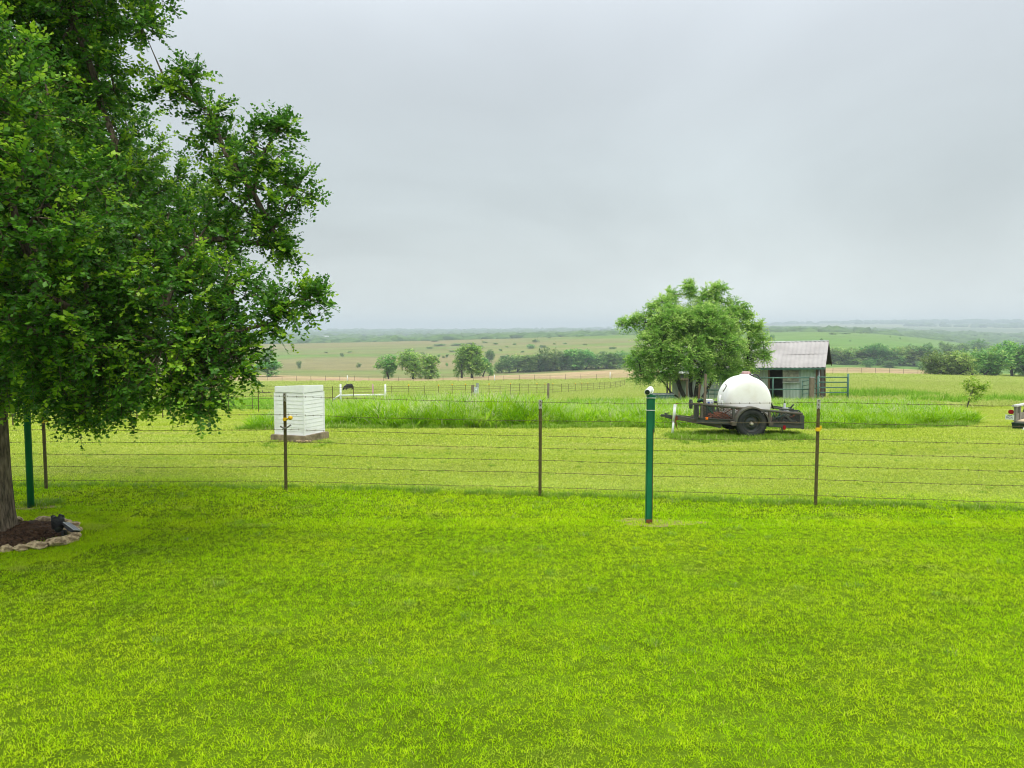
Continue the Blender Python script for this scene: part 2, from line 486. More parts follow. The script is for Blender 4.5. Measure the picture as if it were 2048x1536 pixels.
def build_ground():
    ys = np.concatenate([[-60, -40, -25, -15, -8, -4, -1], np.geomspace(1.5, 6580, 460)])
    ts = np.linspace(-1, 1, 421); ts = np.sign(ts) * np.abs(ts) ** 1.15
    W = 1.35 * np.maximum(ys, 0) + 45
    X = ts[None, :] * W[:, None]; Y = np.repeat(ys[:, None], len(ts), 1)
    Z = hgt(X, Y)
    nj = len(ts); ni = len(ys)
    idx = np.arange(ni * nj).reshape(ni, nj)
    q = np.stack([idx[:-1, :-1], idx[:-1, 1:], idx[1:, 1:], idx[1:, :-1]], -1).reshape(-1, 4)
    V = np.stack([X, Y, Z], -1).reshape(-1, 3)
    m, t = nt('ground_cover')
    out = nd(t, 'ShaderNodeOutputMaterial'); p = nd(t, 'ShaderNodeBsdfPrincipled')
    p.inputs['Roughness'].default_value = 1.0; p.inputs['Specular IOR Level'].default_value = 0.0
    t.links.new(p.outputs[0], out.inputs[0])
    a = nd(t, 'ShaderNodeAttribute', attribute_name='zone')
    g = nd(t, 'ShaderNodeNewGeometry')
    # plants and thatch at several sizes, so that every distance keeps some grain
    col = a.outputs['Color']
    for (s, lo, hi, st) in ((9.0, .72, 1.28, (1, 1, 1)), (1.3, .8, 1.2, (.6, 1, 1)), (.16, .82, 1.18, (.45, 1, 1)), (.03, .86, 1.14, (.4, 1, 1))):
        mp = nd(t, 'ShaderNodeMapping'); mp.inputs['Scale'].default_value = st
        t.links.new(g.outputs['Position'], mp.inputs[0])
        n = nd(t, 'ShaderNodeTexNoise', i_Scale=s, i_Detail=5.0, i_Roughness=.65)
        t.links.new(mp.outputs[0], n.inputs['Vector'])
        r = nd(t, 'ShaderNodeMapRange', i_1=.3, i_2=.7, i_3=lo, i_4=hi)
        t.links.new(n.outputs['Fac'], r.inputs[0])
        v = nd(t, 'ShaderNodeVectorMath', operation='SCALE')
        t.links.new(col, v.inputs[0]); t.links.new(r.outputs[0], v.inputs['Scale'])
        col = v.outputs[0]
    t.links.new(col, p.inputs['Base Color'])
    me = fast_mesh('ground', V, q, mat=m, smooth=True)
    ca = me.color_attributes.new('zone', 'FLOAT_COLOR', 'POINT')
    c = zone_colour(V[:, 0], V[:, 1])
    ca.data.foreach_set('color', np.concatenate([c, np.ones((len(c), 1))], 1).astype(np.float32).ravel())
    o = link('ground', me)
    tag(o, kind='structure')
build_ground()

# ------------------------------------------------------------------ grass
def blades(n, size, L, Wd, lean, curve, seg=2, clump=0.0, rg=rng, centred=False, straw=0.0):
    """n blades on a square patch (or in one clump when centred); returns V, quads, tris, tint."""
    if centred:
        rr = size * np.sqrt(rg.random(n)); th = rg.random(n) * 2 * np.pi
        bx, by = rr * np.cos(th), rr * np.sin(th)
    else:
        bx = (rg.random(n) - .5) * size; by = (rg.random(n) - .5) * size
        gr = fbm(bx + 40 * rg.random(), by + 40 * rg.random(), 9.0 / max(size, .6) * 1.6, 13, 3)
    az = rg.random(n) * 2 * np.pi
    if centred: az = np.where(rg.random(n) < .7, np.arctan2(by, bx) + rg.normal(0, .6, n), az)
    le = np.abs(rg.normal(lean, lean * .5, n)); le = np.clip(le, 0, 1.35)
    ln = rg.uniform(L[0], L[1], n) * (1.0 if centred else .5 + 1.0 * sstep(.25, .75, gr)); wd = rg.uniform(Wd[0], Wd[1], n)
    cu = rg.uniform(curve[0], curve[1], n)
    face = az + np.pi / 2 + rg.normal(0, .5, n)
    sxv = np.stack([np.cos(face), np.sin(face), np.zeros(n)], -1)
    pos = np.stack([bx, by, np.full(n, -.006)], -1)
    V = []; ring = []
    a = le.copy()
    cur = pos
    prof = [1.0, .92, .7, .5, .3][:seg] if seg > 2 else [1.0, .8]
    for s in range(seg):
        V.append(cur - sxv * (wd * prof[s] / 2)[:, None]); V.append(cur + sxv * (wd * prof[s] / 2)[:, None])
        d = np.stack([np.sin(a) * np.cos(az), np.sin(a) * np.sin(az), np.cos(a)], -1)
        cur = cur + d * (ln / seg)[:, None]
        a = np.minimum(a + cu / seg, 2.6)
    V.append(cur)
    k = len(V)
    V = np.stack(V, 1).reshape(-1, 3)
    b = np.arange(n) * k
    q = []
    for s in range(seg - 1):
        q.append(np.stack([b + 2 * s, b + 2 * s + 1, b + 2 * s + 3, b + 2 * s + 2], -1))
    q = np.concatenate(q) if q else None
    tr = np.stack([b + 2 * seg - 2, b + 2 * seg - 1, b + 2 * seg], -1)
    ti = rg.random(n) * .9
    if straw: ti = np.where(rg.random(n) < straw, rg.uniform(.93, 1.0, n), ti)
    return V, q, tr, np.repeat(ti, k)

def seed_heads(n, size, L, rg=rng):
    """thin stalks that end in a pale feathery head"""
    V = []; T = []; TI = []
    for i in range(n):
        r = size * math.sqrt(rg.random()); th = rg.random() * 6.28
        p = np.array([r * math.cos(th), r * math.sin(th), 0]); h = rg.uniform(*L)
        d = np.array([rg.normal(0, .16), rg.normal(0, .16), 1.0])
        top = p + d * h
        w = np.array([.004, .002, 0])
        o = len(V)
        V += [p - w, p + w, top]; T.append((o, o + 1, o + 2)); TI += [.95] * 3
        for k in range(7):
            f = .78 + .035 * k
            c = p + d * h * f
            s = rg.normal(0, 1, 3); s[2] = abs(s[2]); s /= np.linalg.norm(s)
            s2 = np.cross(s, [0, 0, 1.0]); 
            o = len(V)
            V += [c - s2 * .006, c + s2 * .006, c + s * .07]; T.append((o, o + 1, o + 2)); TI += [1.0] * 3
    return np.array(V), None, np.array(T), np.array(TI)

def join(parts):
    V = []; Q = []; T = []; TI = []; o = 0
    for (v, q, t, ti) in parts:
        V.append(v); TI.append(ti)
        if q is not None and len(q): Q.append(q + o)
        if t is not None and len(t): T.append(t + o)
        o += len(v)
    return np.concatenate(V), (np.concatenate(Q) if Q else None), (np.concatenate(T) if T else None), np.concatenate(TI)

def proto_coll(name, meshes):
    c = bpy.data.collections.new(name)
    for i, me in enumerate(meshes):
        o = bpy.data.objects.new('%s_patch_%02d' % (name, i), me)
        c.objects.link(o)
    return c

def scatter(name, pts, rots, scl, idx, coll, kind='stuff'):
    me = bpy.data.meshes.new(name)
    n = len(pts)
    me.vertices.add(n); me.vertices.foreach_set('co', np.asarray(pts, np.float32).ravel())
    a = me.attributes.new('rot', 'FLOAT_VECTOR', 'POINT'); a.data.foreach_set('vector', np.asarray(rots, np.float32).ravel())
    a = me.attributes.new('scl', 'FLOAT_VECTOR', 'POINT')
    scl = np.asarray(scl, np.float32)
    if scl.ndim == 1: scl = np.repeat(scl[:, None], 3, 1)
    a.data.foreach_set('vector', scl.ravel())
    a = me.attributes.new('pick', 'INT', 'POINT'); a.data.foreach_set('value', np.asarray(idx, np.int32))
    o = link(name, me)
    g = bpy.data.node_groups.new(name + '_spread', 'GeometryNodeTree')
    g.interface.new_socket('Geometry', in_out='INPUT', socket_type='NodeSocketGeometry')
    g.interface.new_socket('Geometry', in_out='OUTPUT', socket_type='NodeSocketGeometry')
    gi = g.nodes.new('NodeGroupInput'); go = g.nodes.new('NodeGroupOutput')
    ci = g.nodes.new('GeometryNodeCollectionInfo'); ci.inputs['Collection'].default_value = coll
    ci.inputs['Separate Children'].default_value = True; ci.inputs['Reset Children'].default_value = True
    ip = g.nodes.new('GeometryNodeInstanceOnPoints'); ip.inputs['Pick Instance'].default_value = True
    def na(nm, ty):
        x = g.nodes.new('GeometryNodeInputNamedAttribute'); x.data_type = ty; x.inputs['Name'].default_value = nm
        return x.outputs['Attribute']
    g.links.new(gi.outputs[0], ip.inputs['Points']); g.links.new(ci.outputs[0], ip.inputs['Instance'])
    g.links.new(na('pick', 'INT'), ip.inputs['Instance Index'])
    g.links.new(na('rot', 'FLOAT_VECTOR'), ip.inputs['Rotation'])
    g.links.new(na('scl', 'FLOAT_VECTOR'), ip.inputs['Scale'])
    g.links.new(ip.outputs[0], go.inputs[0])
    md = o.modifiers.new('spread', 'NODES'); md.node_group = g
    tag(o, kind=kind)
    return o

def tilts(x, y):
    e = .3
    gx = (hgt(x + e, y) - hgt(x - e, y)) / (2 * e); gy = (hgt(x, y + e) - hgt(x, y - e)) / (2 * e)
    return np.arctan(gx), np.arctan(gy)

def lawn_material(name, near):
    """Short turf: colour drifts over the lawn in patches; beyond the wire fence the turf is mown paler."""
    m, t = nt(name)
    out = nd(t, 'ShaderNodeOutputMaterial'); p = nd(t, 'ShaderNodeBsdfPrincipled')
    p.inputs['Roughness'].default_value = .6; p.inputs['Specular IOR Level'].default_value = .04
    at_ = nd(t, 'ShaderNodeAttribute', attribute_name='tint')
    def ramp(stops):
        cr = nd(t, 'ShaderNodeValToRGB'); el = cr.color_ramp.elements
        while len(el) < len(stops): el.new(.5)
        for e, (pos, c) in zip(el, stops): e.position = pos; e.color = c4(c)
        t.links.new(at_.outputs['Fac'], cr.inputs[0])
        return cr.outputs[0]
    A = ramp(LAWN_A); B = ramp(LAWN_B); C = ramp(LAWN_C)
    g = nd(t, 'ShaderNodeNewGeometry')
    def nz(scale, lo, hi, st=(1, 1, 1), det=4.0, top=1.0):
        mp = nd(t, 'ShaderNodeMapping'); mp.inputs['Scale'].default_value = st
        t.links.new(g.outputs['Position'], mp.inputs[0])
        n = nd(t, 'ShaderNodeTexNoise', i_Scale=scale, i_Detail=det, i_Roughness=.6)
        t.links.new(mp.outputs[0], n.inputs['Vector'])
        r = nd(t, 'ShaderNodeMapRange', i_1=lo, i_2=hi, i_3=0.0, i_4=top)
        t.links.new(n.outputs['Fac'], r.inputs[0]); return r.outputs[0]
    def mix(f, a, b):
        x = nd(t, 'ShaderNodeMix', data_type='RGBA')
        t.links.new(f, x.inputs[0]); t.links.new(a, x.inputs[6]); t.links.new(b, x.inputs[7]); return x.outputs[2]
    near_c = mix(nz(.55, .42, .62, (1, 1.2, 1)), A, B)
    def flat(c):
        r = nd(t, 'ShaderNodeRGB'); r.outputs[0].default_value = c4(c); return r.outputs[0]
    near_c = mix(nz(1.3, .52, .68, (1, 1, 1), 5.0, .5), near_c, flat((.21, .46, .003)))     # lusher patches
    near_c = mix(nz(1.9, .58, .72, (.7, 1, 1), 6.0, .55), near_c, flat((.52, .52, .12)))    # thin, dry patches
    # distance past the fence line decides the mown, paler turf
    s = nd(t, 'ShaderNodeSeparateXYZ'); t.links.new(g.outputs['Position'], s.inputs[0])
    fx = nd(t, 'ShaderNodeMath', operation='MULTIPLY_ADD'); fx.inputs[1].default_value = .105; fx.inputs[2].default_value = -11.15
    t.links.new(s.outputs['X'], fx.inputs[0])
    yy = nd(t, 'ShaderNodeMath', operation='ADD'); t.links.new(s.outputs['Y'], yy.inputs[0]); t.links.new(fx.outputs[0], yy.inputs[1])
    fr = nd(t, 'ShaderNodeMapRange', i_1=-.15, i_2=.9, i_3=0.0, i_4=1.0); t.links.new(yy.outputs[0], fr.inputs[0])
    pale = nz(.5, .35, .68, (.35, 1.6, 1), 5.0)
    far_c = mix(pale, C, ramp(LAWN_D))
    far_c = mix(nz(.9, .56, .70, (.3, 1.5, 1), 5.0, .5), far_c, flat((.62, .54, .24)))     # dry mown streaks
    far_c = mix(nz(1.2, .58, .70, (.3, 1.8, 1), 5.0, .45), far_c, flat((.24, .46, .02)))
    t.links.new(mix(fr.outputs[0], near_c, far_c), p.inputs['Base Color'])
    tr = nd(t, 'ShaderNodeBsdfTranslucent'); t.links.new(p.inputs['Base Color'].links[0].from_socket, tr.inputs[0])
    ms = nd(t, 'ShaderNodeMixShader', i_0=.42)
    t.links.new(p.outputs[0], ms.inputs[1]); t.links.new(tr.outputs[0], ms.inputs[2]); t.links.new(ms.outputs[0], out.inputs[0])
    return m
LAWN_A = [(0, (.22, .44, .001)), (.45, (.40, .67, .002)), (.9, (.62, .84, .012)), (1.0, (.68, .66, .20))]
LAWN_B = [(0, (.31, .50, .002)), (.45, (.53, .73, .004)), (.9, (.73, .87, .03)), (1.0, (.76, .72, .28))]
LAWN_C = [(0, (.22, .33, .012)), (.5, (.44, .56, .035)), (.9, (.66, .74, .11)), (1.0, (.74, .70, .34))]
LAWN_D = [(0, (.36, .45, .05)), (.5, (.56, .62, .12)), (.9, (.70, .73, .20)), (1.0, (.80, .72, .42))]

def in_tall(x, y):
    """area of the uncut tall grass behind the mown lawn"""
    px = 1024 + FPX * x / np.maximum(y, 1)
    yf = 20.5 + .25 * np.sin(x * 1.1) + .2 * np.sin(x * 2.7 + 1) + 1.2 * sstep(9.8, 11.5, x) + 1.5 * sstep(11.5, 14.5, x)
    yf = yf - .35 * (1 - sstep(-6.9, -5.0, x))
    yb = np.where(px < 1170, 35.0, 42.5 + .5 * np.sin(x * .5)) - 9 * sstep(13.0, 17, x)
    left = -6.95 - .16 * (y - 20.5) + .2 * np.sin(y * 2)
    ok = (y > yf) & (y < yb) & (x > left) & (x < 14.2 + .3 * (y - 23))
    gap = (np.abs(y - (36.6 + .015 * x)) < .45) & (px > 1165) & (px < 1330)
    return ok & ~gap
def tall_height(x, y):
    px = 1024 + FPX * x / np.maximum(y, 1)
    h = np.interp(px, [500, 560, 680, 760, 1060, 1130, 1400, 1900, 2000], [.60, .58, .60, .92, .92, .60, .58, .58, .42])
    return h * (.72 + .5 * fbm(x, y, .45, 77))

BED = (-5.80, 8.74)
def build_lawn():
    mt = lawn_material('turf_blades', True)
    specs = [
        ('lawn_grass', 2.4, 9.2, .6, dict(n=4600, L=(.020, .038), Wd=(.0026, .0046), lean=.85, curve=(.3, 1.9), straw=.012)),
        ('lawn_grass_middle', 9.2, 15.5, .75, dict(n=2900, L=(.026, .050), Wd=(.005, .0082), lean=.8, curve=(.3, 1.7), straw=.03)),
        ('lawn_grass_back', 15.5, 37.0, 1.0, dict(n=1700, L=(.028, .056), Wd=(.010, .016), lean=.75, curve=(.3, 1.5), straw=.03)),
    ]
    for (nm, y0, y1, sz, kw) in specs:
        ms = []
        for k in range(5):
            n = kw['n']
            v, q, tr, ti = blades(n, sz * 1.04, kw['L'], kw['Wd'], kw['lean'], kw['curve'], 2, straw=kw['straw'])
            # uneven growth inside the patch
            ms.append(fast_mesh(nm + '_patch', v, q, tr, mat=mt, tint=ti))
        coll = proto_coll(nm, ms)
        P = []
        for j in range(int((y1 - y0) / sz) + 2):
            y = y0 + (j + .5) * sz
            if y > y1 + sz: break
            w = .70 * y + 3.0
            xs = np.arange(-w, w, sz) + rng.random() * sz
            P.append(np.stack([xs, np.full(len(xs), y)], -1))
        P = np.concatenate(P)
        if nm == 'lawn_grass_back':
            P = P[~in_tall(P[:, 0], P[:, 1])]
        # keep the mulch bed and the bare spots open
        keep = (np.hypot(P[:, 0] - BED[0], P[:, 1] - BED[1]) > 1.05)
        P = P[keep]
        x, y = P[:, 0], P[:, 1]
        gx, gy = tilts(x, y)
        rot = np.stack([gy, -gx, np.zeros(len(x))], -1)
        hs = .75 + .55 * fbm(x, y, 1.1, 61)
        hs = np.where(np.hypot(x - 1.75, y - 8.93) < .36, hs * .42, hs)
        d = y - fence_y(x)
        hs = hs * np.where(d > .3, .85, 1.0)
        s = np.stack([rng.choice([-1, 1], len(x)), rng.choice([-1, 1], len(x)), hs], -1)
        pts = np.stack([x, y, hgt(x, y)], -1)
        o = scatter(nm, pts, rot, s, rng.integers(0, 5, len(x)), coll)
        o['label'] = {'lawn_grass': 'bright green short lawn grass across the foreground',
                      'lawn_grass_middle': 'mown lawn grass on both sides of the wire fence',
                      'lawn_grass_back': 'pale mown grass around the white box and the trailer'}[nm]
    ms = []
    for k in range(4):
        v, q, tr, ti = blades(150, .16, (.024, .05), (.003, .0056), .85, (.3, 1.9), 2, centred=True, straw=.02)
        ms.append(fast_mesh('turf_clump', v, q, tr, mat=mt, tint=ti))
    coll = proto_coll('turf_clumps', ms)
    P = []
    for (cx, cy_, r0, r1, n, ex) in ((-5.80, 8.74, .64, .84, 260, .0),):
        a = rng.uniform(0, 2 * np.pi, n); r = np.sqrt(rng.uniform(r0 ** 2, r1 ** 2, n))
        x, y = cx + r * np.cos(a), cy_ + r * np.sin(a)
        k = np.ones(n, bool) if ex == 0 else ((((x - 1.72) / .50) ** 2 + ((y - 8.9) / .20) ** 2 > 1) | (rng.random(n) < .22))
        P.append(np.stack([x[k], y[k]], -1))
    P = np.concatenate(P)
    o = scatter('lawn_grass_edge', np.stack([P[:, 0], P[:, 1], hgt(P[:, 0], P[:, 1])], -1), np.stack([0 * P[:, 0], 0 * P[:, 0], rng.uniform(0, 6.28, len(P))], -1), rng.uniform(.8, 1.15, len(P)), rng.integers(0, 4, len(P)), coll)
    o['label'] = 'short lawn grass closing in on the tree bed and the camera post'
    g_ = np.arange(-1.65, 1.66, .3); gx_, gy_ = np.meshgrid(g_, g_); gx_ = gx_.ravel(); gy_ = gy_.ravel()
    d_ = np.hypot(gx_, gy_); k = (d_ > .80) & (d_ < 1.42)
    x, y = BED[0] + gx_[k], BED[1] + gy_[k]
    coll = bpy.data.collections['lawn_grass']
    o = scatter('lawn_grass_rim', np.stack([x, y, hgt(x, y)], -1), np.zeros((len(x), 3)), np.stack([np.full(len(x), .52), np.full(len(x), .52), .75 + .4 * fbm(x, y, 1.1, 61)], -1), rng.integers(0, 5, len(x)), coll)
    o['label'] = 'short lawn grass right round the rock edged tree bed'
    # uncut tufts under the fence wires and round posts, and longer grass under the trailer
    tm = leaf_mat('tuft_blades', [(0, (.13, .27, .015)), (.6, (.24, .42, .03)), (.9, (.40, .52, .10)), (1.0, (.6, .55, .3))], trans=.4, spec=.03)
    ms = []
    for k in range(4):
        ms.append(fast_mesh('tuft_patch', *blades(70, .10, (.05, .13), (.004, .008), .45, (.3, 1.6), 3, centred=True, straw=.05)[:3], mat=tm,
                            tint=None))
    ms = []
    for k in range(4):
        v, q, tr, ti = blades(70, .10, (.05, .13), (.004, .008), .45, (.3, 1.6), 3, centred=True, straw=.05)
        ms.append(fast_mesh('tuft_patch', v, q, tr, mat=tm, tint=ti))
    coll = proto_coll('lawn_tufts', ms)
    P = []
    xs = rng.uniform(-13, 9.5, 620)
    P.append(np.stack([xs, fence_y(xs) + .05 + rng.normal(0, .07, len(xs)), .35 + .65 * fbm(xs, xs * 0, .5, 3) + rng.normal(0, .1, len(xs))], -1))
    # under the trailer
    xs = rng.uniform(3.6, 6.6, 420); ysv = 17.35 + rng.normal(0, .38, 420)
    P.append(np.stack([xs, ysv, rng.uniform(.7, 1.5, 420)], -1))
    # ragged edge of the tall grass
    xs = rng.uniform(-7.2, 13.5, 700); ysv = 20.3 + rng.normal(0, .2, 700) + 1.2 * sstep(9.8, 11.5, xs) + 1.4 * sstep(11.5, 14.5, xs)
    P.append(np.stack([xs, ysv, rng.uniform(.8, 1.9, 700)], -1))
    xs = rng.uniform(-14, 10, 500); ysv = rng.uniform(5, 20, 500)
    keepm = np.hypot(xs + 5.72, ysv - 8.75) > 1.1
    P.append(np.stack([xs[keepm], ysv[keepm], rng.uniform(.35, .6, keepm.sum())], -1))
    # at the slab and post feet
    for (cx, cy_, r_) in ((-4.5, 16.1, .62), (-6.4, 10.35, .15)):
        th = rng.uniform(0, 6.28, 40); P.append(np.stack([cx + (r_ + rng.normal(0, .06, 40)) * np.cos(th), cy_ + (r_ + rng.normal(0, .06, 40)) * np.sin(th), rng.uniform(.4, .8, 40)], -1))
    P = np.concatenate(P)
    pts = np.stack([P[:, 0], P[:, 1], hgt(P[:, 0], P[:, 1])], -1)
    rot = np.stack([0 * P[:, 0], 0 * P[:, 0], rng.uniform(0, 6.28, len(P))], -1)
    o = scatter('grass_tufts', pts, rot, np.clip(P[:, 2], .2, 2), rng.integers(0, 4, len(P)), coll)
    o['label'] = 'uncut grass tufts along the fence line and under the trailer'

def build_tall():
    tm = leaf_mat('tall_grass_blades', [(0, (.10, .28, .003)), (.45, (.25, .50, .004)), (.86, (.46, .70, .012)), (.94, (.64, .62, .26)), (1.0, (.80, .74, .55))],
                  trans=.38, wscale=.35, wcol=(.38, .60, .006), wamt=.45, spec=.03, w2=((1.1, (.09, .27, .003), .65, .45, .62), (.8, (.60, .58, .24), .38, .60, .74)))
    ms = []
    for k in range(6):
        parts = [blades(44, .26, (.55, 1.05), (.018, .040), .30, (.5, 2.6), 4, centred=True, straw=.03),
                 blades(30, .28, (.25, .6), (.012, .026), .45, (.4, 1.6), 3, centred=True, straw=.06)]
        if k in (1, 3, 5): parts.append(seed_heads(7, .25, (.6, .95)))
        v, q, tr, ti = join(parts)
        ms.append(fast_mesh('tall_grass_patch', v, q, tr, mat=tm, tint=ti))
    coll = proto_coll('tall_grass_clumps', ms)
    n = 6000
    x = rng.uniform(-10, 22, n * 2); y = 20 + 24 * rng.random(n * 2) ** 1.2
    k = in_tall(x, y); x, y = x[k], y[k]
    print('tall clumps', len(x))
    s = tall_height(x, y) * rng.uniform(.75, 1.2, len(x)) * (.66 + .34 * sstep(20.3, 21.8, y))
    sx = np.clip(s * 1.25, .55, 1.2)
    pts = np.stack([x, y, hgt(x, y)], -1)
    rot = np.stack([rng.normal(0, .08, len(x)), rng.normal(0, .08, len(x)), rng.uniform(0, 6.28, len(x))], -1)
    o = scatter('tall_grass', pts, rot, np.stack([sx, sx, s], -1), rng.integers(0, 6, len(x)), coll)
    o['label'] = 'strip of tall uncut bright green grass behind the mown lawn'
    # rough pasture and hay field further off: coarse patches
    fm = leaf_mat('pasture_blades', [(0, (.27, .38, .045)), (.5, (.42, .51, .10)), (.9, (.57, .62, .18)), (1.0, (.68, .60, .36))],
                  trans=.35, wscale=.06, wcol=(.46, .50, .14), wamt=.6, spec=.04)
    fm2 = leaf_mat('lush_blades', [(0, (.14, .32, .02)), (.5, (.24, .46, .03)), (.9, (.38, .56, .08)), (1.0, (.55, .55, .25))], trans=.35, spec=.04)
    ms = []
    for k in range(4):
        v, q, tr, ti = blades(900, 2.05, (.12, .26), (.022, .04), .6, (.3, 1.5), 2, straw=.03)
        ms.append(fast_mesh('pasture_patch', v, q, tr, mat=fm, tint=ti))
    for k in range(3):
        v, q, tr, ti = blades(900, 2.05, (.20, .40), (.022, .04), .5, (.3, 1.5), 2, straw=.015)
        ms.append(fast_mesh('pasture_patch_lush', v, q, tr, mat=fm2, tint=ti))
    coll = proto_coll('pasture_patches', ms)
    P = []
    y = 36.0
    while y < 125:
        w = .75 * y + 4
        xs = np.arange(-w, w, 2.0) + rng.random() * 2
        P.append(np.stack([xs, np.full(len(xs), y)], -1)); y += 2.0
    n1 = sum(len(p) for p in P); y = 125.0
    while y < 178:
        w = .75 * y + 4
        xs = np.arange(-w, w, 4.0) + rng.random() * 4
        P.append(np.stack([xs, np.full(len(xs), y)], -1)); y += 4.0
    P = np.concatenate(P); x, y = P[:, 0], P[:, 1]
    px = 1024 + FPX * x / y
    k = ~in_tall(x, y) & ~((np.abs(y - np.interp(px, [1600, 1750, 1860, 2048, 2300], [47.5, 46, 41, 37.5, 36])) < 1.6) & (px > 1600))
    k &= ~((x > 8) & (x < 20) & (y > 44) & (y < 53))
    k &= ~((px < 560) & (y < 38.0))
    x, y, px = x[k], y[k], px[k]
    row = 768
    lush = (px > 1700) & (px < 1870) & (y > 48) & (y < 56 + 8 * vnoise(x, y, .2, 4)) & (vnoise(x, y, .12, 8) > .3)
    lush |= (px > 1840) & (y > 41) & (y < 45.5)
    lush |= (px < 640) & (y < 62)
    lush |= (px > 1150) & (px < 1320) & (y < 50)
    idx = np.where(lush, 4 + rng.integers(0, 3, len(x)), rng.integers(0, 4, len(x)))
    hs = np.where(lush, np.where(px > 1690, np.where(px > 1840, .75, 1.2) + .9 * fbm(x, y, .15, 5), .8), .55 + .6 * fbm(x, y, .3, 6))
    gx, gy = tilts(x, y)
    rot = np.stack([gy, -gx, rng.integers(0, 4, len(x)) * math.pi / 2], -1)
    pts = np.stack([x, y, hgt(x, y)], -1)
    bigp = np.where(y > 123.5, 2.0, 1.0)
    o = scatter('pasture_grass', pts, rot, np.stack([bigp, bigp, hs * np.where(y > 123.5, 1.3, 1.0)], -1), idx, coll)
    o['label'] = 'rough pasture and hay field grass beyond the tall strip'
build_lawn()
build_tall()

# ------------------------------------------------------------------ trees
class Skel:
    def __init__(self):
        self.p = []; self.par = []; self.n = 0
    def add(self, p, par):
        self.p.append(np.asarray(p, float)); self.par.append(par); return len(self.p) - 1

